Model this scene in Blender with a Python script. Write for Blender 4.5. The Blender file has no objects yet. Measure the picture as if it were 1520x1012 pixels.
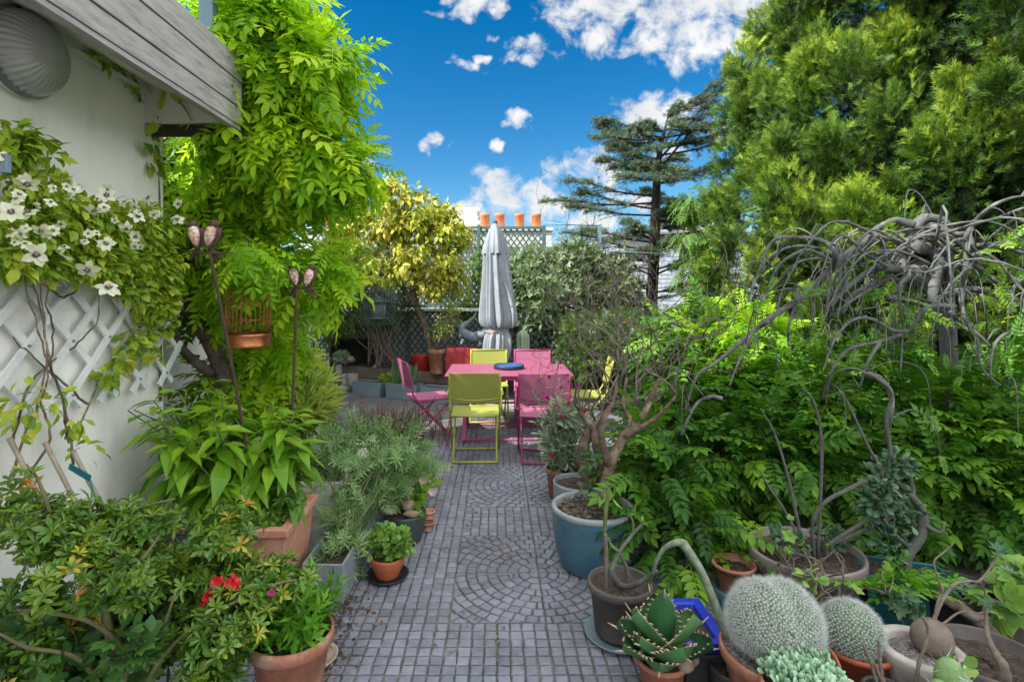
import bpy, math, random
import numpy as np
C = bpy.context.scene.collection
PI = math.pi
R = np.random.RandomState(7)
H, F, CX, CY = 1.6, 800.0, 738.0, 436.0        # eye height, focal length and vanishing point of the photo (px of 1520)

def P(px, py, d):                               # world point seen at photo pixel (px, py) at depth d
    return np.array([(px - CX) * d / F, d, H - (py - CY) * d / F])
def sc(d): return d / F

# ------------------------------------------------------------------ mesh builder
class MB:
    def __init__(s): s.V, s.F, s.A, s.n = [], [], [], 0
    def add(s, v, f, mat=0, smooth=False, a=0.5):
        v = np.asarray(v, float).reshape(-1, 3)
        if not isinstance(f, (list, tuple)) or (len(f) and not isinstance(f[0], np.ndarray)): f = [np.asarray(f, int)]
        for g in f:
            if len(g): s.F.append((g + s.n, mat, smooth))
        s.V.append(v); s.A.append(np.broadcast_to(np.asarray(a, float), (len(v),)).copy()); s.n += len(v)
        return s
    def mesh(s, name, off):
        me = bpy.data.meshes.new(name)
        V = np.concatenate(s.V) - off
        me.vertices.add(len(V)); me.vertices.foreach_set('co', V.ravel())
        nl = sum(g.size for g, _, _ in s.F); npoly = sum(len(g) for g, _, _ in s.F)
        me.loops.add(nl); me.polygons.add(npoly)
        me.loops.foreach_set('vertex_index', np.concatenate([g.ravel() for g, _, _ in s.F]).astype(np.int32))
        tot = np.concatenate([np.full(len(g), g.shape[1]) for g, _, _ in s.F])
        me.polygons.foreach_set('loop_start', (np.cumsum(tot) - tot).astype(np.int32))
        me.polygons.foreach_set('material_index', np.concatenate([np.full(len(g), m) for g, m, _ in s.F]).astype(np.int32))
        me.polygons.foreach_set('use_smooth', np.concatenate([np.full(len(g), sm) for g, _, sm in s.F]).astype(bool))
        at = me.attributes.new('rnd', 'FLOAT', 'POINT'); at.data.foreach_set('value', np.concatenate(s.A))
        me.update(calc_edges=True); me.validate()
        return me

def obj(name, mb, mats, parent=None, bevel=0):
    off = np.zeros(3); p = parent
    while p is not None: off += np.array(p.location); p = p.parent
    me = mb.mesh(name, off)
    for m in (mats if isinstance(mats, (list, tuple)) else [mats]): me.materials.append(m)
    o = bpy.data.objects.new(name, me); C.objects.link(o); o.parent = parent
    if bevel:
        b = o.modifiers.new('bevel', 'BEVEL'); b.width = bevel; b.segments = 2; b.limit_method = 'ANGLE'; b.angle_limit = 0.6
    return o
def tag(o, label, cat, group=None):
    o['label'] = label; o['category'] = cat
    if group: o['group'] = group
    return o
def thing(name, loc, label, cat, group=None):
    o = bpy.data.objects.new(name, None); C.objects.link(o); o.location = [float(x) for x in loc]
    o.empty_display_size = .1
    return tag(o, label, cat, group)
def struct(name, mb, mats):
    o = obj(name, mb, mats); o['kind'] = 'structure'; return o
def copy_tree(o, parent=None):
    c = o.copy(); C.objects.link(c); c.parent = parent
    for ch in [x for x in bpy.data.objects if x.parent == o]: copy_tree(ch, c)
    return c

# ------------------------------------------------------------------ shapes
def nrm(a): 
    a = np.asarray(a, float); return a / (np.linalg.norm(a, axis=-1, keepdims=True) + 1e-9)
BOXF = np.array([[0,3,2,1],[4,5,6,7],[0,1,5,4],[1,2,6,5],[2,3,7,6],[3,0,4,7]])
def box(mb, x0, x1, y0, y1, z0, z1, mat=0, a=.5):
    v = [[x0,y0,z0],[x1,y0,z0],[x1,y1,z0],[x0,y1,z0],[x0,y0,z1],[x1,y0,z1],[x1,y1,z1],[x0,y1,z1]]
    return mb.add(v, BOXF, mat, False, a)
def hexa(mb, pts, mat=0, a=.5): return mb.add(pts, BOXF, mat, False, a)
def bar(mb, p, q, w, t, up=(0,0,1), mat=0, a=.5):       # rectangular bar p->q, width w (sideways), thickness t (along up)
    p, q = np.asarray(p, float), np.asarray(q, float)
    d = nrm(q - p); s = nrm(np.cross(d, up)); u = np.cross(s, d)
    v = [e + s*sx*w/2 + u*sy*t/2 for e in (p, q) for sx, sy in ((-1,-1),(1,-1),(1,1),(-1,1))]
    f = np.array([[0,1,2,3],[7,6,5,4],[0,4,5,1],[1,5,6,2],[2,6,7,3],[3,7,4,0]])
    return mb.add(v, f, mat, False, a)
def smooth_path(pts, k=6):
    pts = np.asarray(pts, float)
    if len(pts) < 3: return np.array([pts[0]*(1-t)+pts[-1]*t for t in np.linspace(0,1,k+1)])
    q = np.vstack([2*pts[0]-pts[1], pts, 2*pts[-1]-pts[-2]]); out = []
    for i in range(1, len(q)-2):
        a,b,c,d = q[i-1],q[i],q[i+1],q[i+2]
        for t in np.linspace(0,1,k,endpoint=False):
            out.append(.5*((2*b)+(c-a)*t+(2*a-5*b+4*c-d)*t*t+(3*b-a-3*c+d)*t**3))
    out.append(pts[-1]); return np.array(out)
def tube(mb, pts, r, n=8, mat=0, a=.5, cap=True, lump=0, flat=1.0):
    pts = np.asarray(pts, float); m = len(pts)
    if np.isscalar(r): r = np.full(m, r)
    r = np.asarray(r, float)
    if len(r) != m: r = np.interp(np.linspace(0,1,m), np.linspace(0,1,len(r)), r)
    T = nrm(np.gradient(pts, axis=0))
    ref = np.array([0,0,1.]) if abs(T[0][2]) < .9 else np.array([1.,0,0])
    u = nrm(np.cross(T[0], ref)); ang = np.linspace(0, 2*PI, n, endpoint=False)
    V = np.zeros((m, n, 3))
    for i in range(m):
        u = nrm(u - T[i]*np.dot(u, T[i])); w = np.cross(T[i], u)
        rr = r[i] * (1 + (lump*(R.rand(n)-.5) if lump else 0))
        V[i] = pts[i] + (np.cos(ang)*rr)[:,None]*u + (np.sin(ang)*rr*flat)[:,None]*w
    idx = np.arange(m*n).reshape(m, n)
    f = np.stack([idx[:-1], np.roll(idx[:-1],-1,1), np.roll(idx[1:],-1,1), idx[1:]], -1).reshape(-1,4)
    fs = [f]
    V = V.reshape(-1,3)
    if cap:
        V = np.vstack([V, pts[0], pts[-1]+T[-1]*r[-1]*.5]); c0, c1 = m*n, m*n+1
        fs.append(np.array([[c0, idx[0][(j+1)%n], idx[0][j]] for j in range(n)] + [[c1, idx[-1][j], idx[-1][(j+1)%n]] for j in range(n)]))
    return mb.add(V, fs, mat, True, a)
def lathe(mb, prof, c=(0,0,0), n=40, mat=0, smooth=True, a=.5, wob=None, axis=None):
    prof = np.asarray(prof, float); ang = np.linspace(0,2*PI,n,endpoint=False); m = len(prof)
    rr = prof[:,0][:,None] * np.ones(n)
    if wob is not None: rr = rr * wob(np.arange(m)[:,None], ang[None,:])
    V = np.stack([rr*np.cos(ang), rr*np.sin(ang), np.repeat(prof[:,1][:,None], n, 1)], -1)
    if axis is not None:
        ax = nrm(axis); u = nrm(np.cross(ax, [0.01,.02,1])); w = np.cross(ax, u)
        V = V[...,0:1]*u + V[...,1:2]*w + V[...,2:3]*ax
    V = V.reshape(-1,3) + np.asarray(c, float)
    idx = np.arange(m*n).reshape(m,n)
    f = np.stack([idx[:-1], np.roll(idx[:-1],-1,1), np.roll(idx[1:],-1,1), idx[1:]], -1).reshape(-1,4)
    return mb.add(V, f, mat, smooth, a)
def ball(mb, c, r, n=16, m=10, mat=0, a=.5, lump=0, seed=0):
    rs = np.random.RandomState(seed); r = np.broadcast_to(np.asarray(r, float), (3,))
    th = np.linspace(0.001, PI-.001, m); ang = np.linspace(0,2*PI,n,endpoint=False)
    V = np.stack([np.sin(th)[:,None]*np.cos(ang), np.sin(th)[:,None]*np.sin(ang), np.repeat(np.cos(th)[:,None],n,1)], -1)
    if lump:
        k = rs.randn(6,3)*2.2; ph = rs.rand(6)*6
        V = V * (1 + lump*np.sin(V@k.T+ph).sum(-1,keepdims=True)/3)
    V = (V*r).reshape(-1,3) + np.asarray(c, float)
    idx = np.arange(m*n).reshape(m,n)
    f = np.stack([idx[1:], np.roll(idx[1:],-1,1), np.roll(idx[:-1],-1,1), idx[:-1]], -1).reshape(-1,4)
    return mb.add(V, f, mat, True, a)

# ------------------------------------------------------------------ foliage
def leaf_t(w=.22, fold=.05, droop=.15, pts=((.25,.8),(.6,1.))):   # one leaf, unit length along +y
    (t1,a1),(t2,a2) = pts
    z = lambda t: -droop*t*t
    v = [[0,0,0],[0,t1,z(t1)],[0,t2,z(t2)],[0,1,z(1)],[-w*a1,t1,z(t1)+fold],[-w*a2,t2,z(t2)+fold],[w*a1,t1,z(t1)+fold],[w*a2,t2,z(t2)+fold]]
    return np.array(v), np.array([[0,1,4],[0,6,1],[4,1,2],[4,2,5],[1,6,7],[1,7,2],[5,2,3],[2,7,3]])
def mini_t(w=.25, fold=.06):
    return np.array([[0,0,0],[-w,.45,fold],[0,1,-.05],[w,.45,fold]]), np.array([[0,3,2],[0,2,1]])
def round_t(w=.45):
    return np.array([[0,0,0],[-w*.8,.25,.05],[-w,.6,.08],[-.3*w,.97,.03],[.3*w,.97,.03],[w,.6,.08],[w*.8,.25,.05],[0,.5,-.03]]), \
        np.array([[7,i,(i+1)%7] for i in range(7)])[:, ::-1].copy()
def fat_t(w=.36, th=.13, n=8, m=6):                # plump succulent leaf
    V, T = [[0,0,0]], []
    for i in range(1, m):
        t = i/m; r = math.sin(PI*t**1.35)*w + .03; V += [[r*math.cos(a), t, r*th/w*math.sin(a)+.10*t*t] for a in np.arange(n)*2*PI/n]
    V.append([0,1,.10]); e = len(V)-1
    for j in range(n): T += [[0,1+(j+1)%n,1+j],[e,e-n+j,e-n+(j+1)%n]]
    for i in range(m-2):
        for j in range(n): a, b, c, d = 1+i*n+j, 1+i*n+(j+1)%n, 1+(i+1)*n+(j+1)%n, 1+(i+1)*n+j; T += [[a,b,c],[a,c,d]]
    return np.array(V, float), np.array(T)
def multi(parts):                                   # join (template, base, dir, normal, size)
    V, T, n = [], [], 0
    for (v, t), p, d, nn, s in parts:
        d = nrm(d); nn = nrm(np.asarray(nn, float)-d*np.dot(nn, d)); x = np.cross(d, nn)
        V.append(p + s*(v[:,0:1]*x+v[:,1:2]*d+v[:,2:3]*nn)); T.append(t+n); n += len(v)
    return np.vstack(V), np.vstack(T)
def pinnate_t(pairs=6, ll=.26, lw=.3, droop=.35, rs=None, full=False):   # feather leaf, unit length
    rs = rs or np.random.RandomState(1); parts = []
    lf = leaf_t(lw, .06, .2) if full else mini_t(lw)
    for i in range(pairs):
        t = .18 + .74*i/(pairs-1); p = np.array([0, t, -droop*t*t])
        for s in (-1, 1):
            parts.append((lf, p, [s*1., .45+.3*t+.2*rs.randn()*.5, -.25-.5*droop*t+.15*rs.randn()], [0,.2+.1*rs.randn(),1], ll*(1-.35*abs(t-.5))*(.9+.2*rs.rand())))
    parts.append((lf, np.array([0,.95,-droop*.9]), [0,1,-2*droop], [0,2*droop,1], ll))
    v, t = multi(parts)
    n = len(v); w = .012                              # the stalk
    st = np.array([[-w,0,0],[w,0,0],[w,.5,-droop*.25],[-w,.5,-droop*.25],[0,1,-droop]])
    return np.vstack([v, st]), np.vstack([t, np.array([[0,1,2],[0,2,3],[3,2,4]])+n])
def palmate_t(k=5, w=.2):                           # five-fingered leaf
    lf = leaf_t(w, .03, .2)
    return multi([(lf, np.zeros(3), [math.sin(a), math.cos(a), 0], [0,0,1], 1-.35*abs(a)/1.3) for a in np.linspace(-1.3,1.3,k)])
def rosette_t(k=7, w=.2, up=.5, seed=0, full=True):            # whorl of leaves round a stem tip (+y is the stem)
    rs = np.random.RandomState(seed); lf = leaf_t(w, .04, .25) if full else mini_t(w)
    return multi([(lf, np.array([0, .1*rs.rand(), 0]), [math.cos(a), up+.5*rs.rand(), math.sin(a)], [0,1,0], .75+.35*rs.rand())
                  for a in np.arange(k)*2*PI/k + rs.rand(k)*.6])
def sprig_t(k=14, ll=.3, w=.12, seed=0, ang=.8):             # stem with narrow leaves all round, unit length
    rs = np.random.RandomState(seed); lf = mini_t(w, .02); parts = []
    for i in range(k):
        t = i/(k-1); a = i*2.4
        parts.append((lf, np.array([0,t*.9,0]), [math.cos(a), ang+.7*t, math.sin(a)], [0,1,0], ll*(1-.4*t)*(.8+.4*rs.rand())))
    v, t = multi(parts); n = len(v); w = .015
    return np.vstack([v, [[-w,0,0],[w,0,0],[0,1,0]]]), np.vstack([t, [[n,n+1,n+2]]])
def frond_t(seed=0):                                # flat scale-leaf spray of a cypress
    rs = np.random.RandomState(seed); V = [[0,0,0]]; T = []
    k = 6
    for i in range(k):
        t = .04+.84*i/k
        for s in (-1,1):
            L = (.50-.36*abs(t-.30))*(.7+.6*rs.rand()); n = len(V); w = .045
            e = np.array([s*L*.66, t+L*.78, .12*rs.randn()])
            V += [[0,t-w*1.3,0],e.tolist(),[0,t+w*1.3,0]]
            T += [[n,n+1,n+2]]
    n = len(V); V += [[-.05,.7,0],[.05,.7,0],[0,1.08,0]]; T += [[n,n+1,n+2]]
    return np.array(V), np.array(T)
def inst(mb, tm, Pn, D, N, S, rnd=None, mat=0, rs=R, smooth=False):
    if not isinstance(tm, list): tm = [tm]
    Pn, D, N = np.asarray(Pn, float), nrm(D), np.asarray(N, float); n = len(Pn)
    S = np.broadcast_to(np.asarray(S, float), (n,)); rnd = rs.rand(n) if rnd is None else np.broadcast_to(rnd, (n,))
    Z = nrm(N - D*(N*D).sum(-1,keepdims=True)); X = np.cross(D, Z)
    which = rs.randint(len(tm), size=n)
    for k, (v, t) in enumerate(tm):
        i = np.where(which == k)[0]
        if not len(i): continue
        W = Pn[i][:,None,:] + S[i][:,None,None]*(v[None,:,0:1]*X[i][:,None,:] + v[None,:,1:2]*D[i][:,None,:] + v[None,:,2:3]*Z[i][:,None,:])
        f = (t[None] + (np.arange(len(i))*len(v))[:,None,None]).reshape(-1,3)
        mb.add(W.reshape(-1,3), f, mat, smooth, np.repeat(rnd[i], len(v)))
    return mb
def E(px, py, d, rx, ry, rd):                       # ellipsoid given by photo pixels and a depth radius in metres
    return (P(px, py, d), np.array([rx*sc(d), rd, ry*sc(d)]))
def clumps(blobs, k, rad, rs, fill=.75, inset=0):            # k clump spheres spread over the shells of the ellipsoids
    w = np.array([np.prod(r)**(2/3) for _, r in blobs]); out = []
    for j in rs.choice(len(blobs), k, p=w/w.sum()):
        c, r = blobs[j]; u = nrm(rs.randn(3)); s = fill + (1-fill)*rs.rand()
        if rs.rand() < .2: s *= rs.rand()
        out.append((c + u*np.maximum(r-rad*.75-inset, r*.35)*s, rad*(.7+.6*rs.rand()), u))
    return out
def leafage(mb, blobs, n, tm, size, rs, k=60, rad=.2, droop=.4, out=.7, rand=.5, flatn=.8, shell=.5, zmin=None, mat=0, tone=.35, svar=.5, bias=None, rndout=0, smooth=False):
    cl = clumps(blobs, k, rad, rs, inset=.35*size); Cn = np.array([c for c,_,_ in cl]); Rr = np.array([r for _,r,_ in cl]); Od = np.array([u for _,_,u in cl])
    ct = rs.rand(k)
    j = rs.randint(k, size=n); u = nrm(rs.randn(n,3) + Od[j]*.8); rr = rs.rand(n)**shell
    Pn = Cn[j] + u*(Rr[j]*rr)[:,None]
    D = u*out + np.array([0,0,-droop]) + rand*rs.randn(n,3)*.6
    if bias is not None: D = D + np.asarray(bias)
    N = np.array([0,0,flatn]) + u*.5 + .35*rs.randn(n,3)
    S = size*(1-svar/2+svar*rs.rand(n))
    a = np.clip((1-tone)*rs.rand(n) + tone*ct[j] + rndout*(rr-.6), 0, 1)
    if zmin is not None:
        m = Pn[:,2] > zmin + .3*S; Pn, D, N, S, a = Pn[m], D[m], N[m], S[m], a[m]
    return inst(mb, tm, Pn, D, N, S, a, mat, rs, smooth)

def grow(mb, p, d, L, r, depth, rs, tips, wig=.35, up=.15, kids=(2,3), shrink=.72, n=6, mat=0, a=.5, spread=.8):
    pts = [np.asarray(p, float)]; d = nrm(d); dirs = [d]; seg = 6
    for i in range(seg):
        d = nrm(d + wig*rs.randn(3)*.5 + np.array([0,0,up*.4])); pts.append(pts[-1] + d*L/seg); dirs.append(d)
    tube(mb, pts, np.linspace(r, r*shrink*.85, seg+1), n, mat, a, True, .25)
    if depth == 0: tips.append((pts[-1], d)); return
    for k in range(rs.randint(kids[0], kids[1]+1)):
        i = seg if k == 0 else rs.randint(2, seg+1)
        nd = nrm(dirs[i] + spread*rs.randn(3)*.7 + np.array([0,0,up]))
        grow(mb, pts[i], nd, L*(.6+.35*rs.rand()), r*shrink*(.6+.3*rs.rand()) if k else r*shrink*.85, depth-1, rs, tips, wig, up, kids, shrink, max(4,n-1), mat, a, spread)

# ------------------------------------------------------------------ materials
def M_(name):
    m = bpy.data.materials.new(name); m.use_nodes = True; nt = m.node_tree
    return m, nt, nt.nodes['Principled BSDF'], nt.nodes.new, nt.links.new
def ramp(nt, cols, fac, pos=None):
    r = nt.nodes.new('ShaderNodeValToRGB'); e = r.color_ramp.elements
    pos = pos or [i/(len(cols)-1) for i in range(len(cols))]
    while len(e) < len(cols): e.new(.5)
    for i, c in enumerate(cols): e[i].position = pos[i]; e[i].color = (*c, 1)
    nt.links.new(fac, r.inputs['Fac']); return r.outputs['Color']
def mat(name, cols, rough=.7, scale=8, detail=6, bump=.15, bscale=None, metal=0, spec=.4, dist=.004, stretch=None, rnd=0, coat=0, stain=0):
    """noise-blotched surface between the given colours, with a bumped fine grain"""
    m, nt, b, new, link = M_(name)
    tc = new('ShaderNodeTexCoord'); co = tc.outputs['Object']
    if stretch:
        mp = new('ShaderNodeMapping'); mp.inputs['Scale'].default_value = stretch; link(co, mp.inputs['Vector']); co = mp.outputs['Vector']
    n1 = new('ShaderNodeTexNoise'); n1.inputs['Scale'].default_value = scale; n1.inputs['Detail'].default_value = detail; n1.inputs['Roughness'].default_value = .65
    link(co, n1.inputs['Vector'])
    mr = new('ShaderNodeMapRange'); mr.inputs['From Min'].default_value = .3; mr.inputs['From Max'].default_value = .7; link(n1.outputs['Fac'], mr.inputs['Value'])
    fac = mr.outputs['Result']
    if rnd:
        at = new('ShaderNodeAttribute'); at.attribute_name = 'rnd'
        mx = new('ShaderNodeMix'); mx.inputs['Factor'].default_value = rnd; link(fac, mx.inputs[2]); link(at.outputs['Fac'], mx.inputs[3]); fac = mx.outputs[0]
    col = ramp(nt, cols, fac)
    if stain:                                         # large worn and dirty patches
        n3 = new('ShaderNodeTexNoise'); n3.inputs['Scale'].default_value = stain; n3.inputs['Detail'].default_value = 7; n3.inputs['Roughness'].default_value = .7; n3.inputs['Distortion'].default_value = .6; link(tc.outputs['Object'], n3.inputs['Vector'])
        mx = new('ShaderNodeMix'); mx.data_type = 'RGBA'; mx.blend_type = 'MULTIPLY'; mx.inputs['Factor'].default_value = 1; link(col, mx.inputs[6])
        link(ramp(nt, [(.62,.60,.58),(.93,.94,.96),(1.12,1.14,1.19)], n3.outputs['Fac'], [.32,.5,.68]), mx.inputs[7]); col = mx.outputs[2]
    link(col, b.inputs['Base Color'])
    b.inputs['Roughness'].default_value = rough; b.inputs['Metallic'].default_value = metal; b.inputs['Specular IOR Level'].default_value = spec
    if coat: b.inputs['Coat Weight'].default_value = coat; b.inputs['Coat Roughness'].default_value = .15
    if bump:
        n2 = new('ShaderNodeTexNoise'); n2.inputs['Scale'].default_value = bscale or scale*8; n2.inputs['Detail'].default_value = 5; link(co, n2.inputs['Vector'])
        bp = new('ShaderNodeBump'); bp.inputs['Strength'].default_value = bump; bp.inputs['Distance'].default_value = dist
        link(n2.outputs['Fac'], bp.inputs['Height']); link(bp.outputs['Normal'], b.inputs['Normal'])
    return m
def leafmat(name, cols, pos=None, trans=.35, rough=.45, spec=.3, back=None):
    m, nt, b, new, link = M_(name)
    at = new('ShaderNodeAttribute'); at.attribute_name = 'rnd'
    n1 = new('ShaderNodeTexNoise'); n1.inputs['Scale'].default_value = 30; tc = new('ShaderNodeTexCoord'); link(tc.outputs['Object'], n1.inputs['Vector'])
    ad = new('ShaderNodeMath'); ad.operation = 'MULTIPLY_ADD'; ad.inputs[1].default_value = .3; ad.inputs[2].default_value = -.15; link(n1.outputs['Fac'], ad.inputs[0])
    a2 = new('ShaderNodeMath'); link(ad.outputs[0], a2.inputs[0]); link(at.outputs['Fac'], a2.inputs[1])
    col = ramp(nt, cols, a2.outputs[0], pos)
    if back is not None:                              # paler underside
        g = new('ShaderNodeNewGeometry'); mx = new('ShaderNodeMix'); mx.data_type = 'RGBA'
        link(g.outputs['Backfacing'], mx.inputs['Factor']); link(col, mx.inputs[6]); mx.inputs[7].default_value = (*back, 1); col = mx.outputs[2]
    link(col, b.inputs['Base Color']); b.inputs['Roughness'].default_value = rough; b.inputs['Specular IOR Level'].default_value = spec
    if trans:
        t = new('ShaderNodeBsdfTranslucent'); mxs = new('ShaderNodeMixShader'); mxs.inputs[0].default_value = trans
        h = new('ShaderNodeMix'); h.data_type = 'RGBA'; h.blend_type = 'MULTIPLY'; h.inputs['Factor'].default_value = 1
        link(col, h.inputs[6]); h.inputs[7].default_value = (1.25, 1.3, .6, 1)
        link(h.outputs[2], t.inputs['Color']); link(b.outputs[0], mxs.inputs[1]); link(t.outputs[0], mxs.inputs[2])
        link(mxs.outputs[0], nt.nodes['Material Output'].inputs['Surface'])
    return m

K = dict(
 plaster = mat('white_plaster', [(.70,.70,.67),(.84,.84,.81),(.87,.87,.84)], .9, 1.6, 8, .35, 70, dist=.004, stretch=(3,3,.8)),
 soffit = mat('soffit_paint', [(.58,.58,.53),(.72,.72,.68)], .8, 3, 6, .15, 60),
 greywood = mat('weathered_wood', [(.20,.19,.185),(.33,.32,.315),(.42,.41,.40)], .85, 5, 8, .5, 14, stretch=(9,1.2,9), dist=.003),
 darkwood = mat('dark_wood', [(.02,.017,.015),(.06,.05,.04)], .8, 6),
 bedwood = mat('bed_timber', [(.10,.075,.055),(.19,.15,.12)], .85, 4, 7, .4, 20, stretch=(1,6,9)),
 bluemetal = mat('blue_grey_metal', [(.12,.20,.27),(.17,.26,.34)], .5, 5),
 whitepaint = mat('white_slat_paint', [(.62,.66,.68),(.80,.83,.84)], .6, 9, 6, .15),
 terracotta = mat('terracotta', [(.19,.075,.045),(.32,.13,.08),(.45,.33,.26)], .85, 7, 8, .25, 60),
 terrapale = mat('pale_terracotta', [(.32,.15,.10),(.48,.23,.155),(.60,.36,.28)], .85, 6, 8, .3, 50),
 orangepot = mat('orange_plastic', [(.30,.075,.03),(.37,.10,.045)], .5, 5, 4, .05),
 caudex = mat('caudex_skin', [(.05,.04,.032),(.13,.10,.08),(.20,.165,.13)], .7, 9, 7, .3),
 chimneypot = mat('chimney_clay', [(.45,.13,.05),(.62,.22,.10)], .85, 5),
 bluepot = mat('blue_glaze', [(.035,.085,.12),(.055,.135,.19),(.10,.19,.23)], .38, 4, 7, .15, 30, coat=.25),
 bluerim = mat('pale_rim_glaze', [(.18,.22,.24),(.30,.32,.32)], .5, 9),
 navyplastic = mat('blue_plastic', [(.004,.018,.30),(.010,.035,.42)], .35, 5, 3, .03),
 blackplastic = mat('black_plastic', [(.012,.012,.014),(.03,.03,.032)], .5, 8),
 brownpot = mat('brown_grey_pot', [(.045,.04,.037),(.09,.078,.07),(.13,.115,.105)], .7, 6, 7, .2, 40),
 taupe = mat('taupe_pot', [(.15,.125,.115),(.23,.195,.18),(.28,.25,.235)], .75, 5, 7, .2, 50),
 zinc = mat('zinc', [(.13,.165,.185),(.22,.26,.285),(.30,.34,.36)], .6, 6, 7, .1, 40, metal=.25),
 bluezinc = mat('blue_zinc', [(.14,.20,.24),(.22,.30,.35)], .6, 4, 7, .1, 30, metal=.2),
 teal = mat('teal_plastic', [(.004,.07,.09),(.012,.13,.15)], .4, 5),
 whiteplastic = mat('white_planter', [(.62,.62,.59),(.80,.80,.78)], .7, 4, 7, .2, 60),
 redpot = mat('red_glaze', [(.25,.012,.012),(.36,.02,.02)], .4, 5),
 redpaint = mat('red_paint', [(.24,.022,.028),(.34,.035,.04)], .55, 4),
 darkgreen = mat('dark_green_pot', [(.02,.035,.035),(.05,.075,.07)], .5, 6),
 beige = mat('beige_saucer', [(.30,.25,.19),(.44,.38,.30)], .7, 7),
 stoneware = mat('grey_stoneware', [(.20,.18,.165),(.34,.31,.28),(.42,.39,.36)], .85, 12, 8, .4, 60),
 soil = mat('soil', [(.018,.013,.010),(.05,.037,.028),(.11,.085,.065)], 1, 60, 8, 1, 120, dist=.01),
 gravel = mat('gravel', [(.03,.027,.025),(.13,.12,.115),(.30,.28,.27)], .9, 90, 4, 1, 110, dist=.01),
 bark = mat('bark', [(.045,.035,.028),(.12,.095,.075),(.19,.155,.125)], .95, 14, 8, .8, 50, dist=.008),
 darkbark = mat('dark_bark', [(.02,.016,.013),(.06,.048,.04)], .95, 14, 8, .8, 50, dist=.008),
 greybark = mat('smooth_grey_bark', [(.030,.034,.033),(.078,.084,.08),(.17,.172,.16)], .75, 10, 8, .5, 60, dist=.004),
 tanbark = mat('peeling_tan_bark', [(.06,.043,.032),(.15,.105,.075),(.34,.26,.20)], .85, 13, 9, .9, 45, dist=.014),
 twig = mat('tan_twig', [(.085,.068,.052),(.20,.165,.135)], .9, 20),
 greystem = mat('grey_stem', [(.05,.056,.048),(.12,.122,.108)], .8, 30, 6, .5),
 greenstem = mat('green_stem', [(.06,.09,.03),(.13,.17,.07)], .6, 20),
 olivebark = mat('olive_bark', [(.07,.075,.03),(.16,.155,.07)], .8, 12, 7, .4),
 bamboo = mat('bamboo', [(.20,.17,.13),(.34,.30,.24)], .7, 20),
 limefab = mat('lime_mesh_fabric', [(.22,.235,.045),(.265,.28,.055)], .75, 60, 3, .3, 500),
 limemetal = mat('lime_metal', [(.29,.32,.045),(.34,.37,.055)], .4, 6, 3, .03),
 pinkfab = mat('pink_mesh_fabric', [(.27,.075,.15),(.32,.095,.18)], .75, 60, 3, .3, 500),
 pinkmetal = mat('pink_metal', [(.30,.03,.125),(.35,.04,.155)], .4, 6, 3, .03),
 pinktop = mat('pink_table_paint', [(.225,.055,.112),(.265,.068,.132)], .42, 5, 3, .03),
 canvas = mat('grey_canvas', [(.185,.215,.25),(.26,.295,.335)], .9, 6, 6, .3, 160),
 copper = mat('copper', [(.26,.09,.04),(.48,.19,.075)], .4, 18, 6, .15, metal=.85),
 rust = mat('rusted_iron', [(.035,.026,.022),(.09,.05,.035)], .85, 25),
 birdback = mat('bird_brown', [(.035,.022,.018),(.11,.06,.045)], .75, 40),
 birdbelly = mat('bird_flaking_white', [(.35,.14,.08),(.42,.18,.10),(.62,.56,.50),(.78,.75,.70)], .8, 55, 5, .3),
 lattice = mat('green_lattice', [(.045,.095,.095),(.085,.15,.145)], .7, 6),
 palewall = mat('pale_wall', [(.55,.57,.56),(.70,.71,.69)], .9, 2, 8, .2),
 stone = mat('grey_stone', [(.16,.155,.145),(.34,.33,.31)], .9, 12, 8, .6),
 brownstone = mat('brown_stone', [(.15,.10,.065),(.32,.24,.17)], .7, 14, 6, .3),
 slate = mat('blue_grey_driftwood', [(.10,.13,.155),(.22,.26,.30)], .8, 12, 7, .4),
 tray = mat('blue_tray', [(.01,.07,.22),(.02,.10,.30)], .4, 5),
 navy = mat('navy_rim', [(.01,.018,.05),(.02,.03,.08)], .5, 5),
 siding = mat('pale_siding', [(.30,.36,.43),(.40,.46,.53)], .7, 2),
 roof = mat('roof_grey', [(.12,.12,.13),(.2,.2,.21)], .9, 4),
 cactus = mat('cactus_skin', [(.045,.085,.035),(.11,.17,.07)], .7, 25),
 spine = mat('white_spines', [(.40,.44,.42),(.60,.64,.63)], .7, 40, 2, 0),
 petalw = leafmat('white_petal', [(.60,.64,.42),(.74,.75,.62),(.78,.78,.72)], trans=.3),
 petalp = leafmat('purple_stamen', [(.06,.02,.12),(.16,.07,.22)], trans=.1),
 magenta = leafmat('magenta_petal', [(.45,.01,.16),(.60,.03,.26)], trans=.25),
 redp = leafmat('red_petal', [(.60,.02,.03),(.75,.05,.06)], trans=.25),
 pinkp = leafmat('pale_pink_petal', [(.60,.38,.50),(.75,.60,.68)], trans=.3),
)
K['bluemesh'] = K['lattice']
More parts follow.
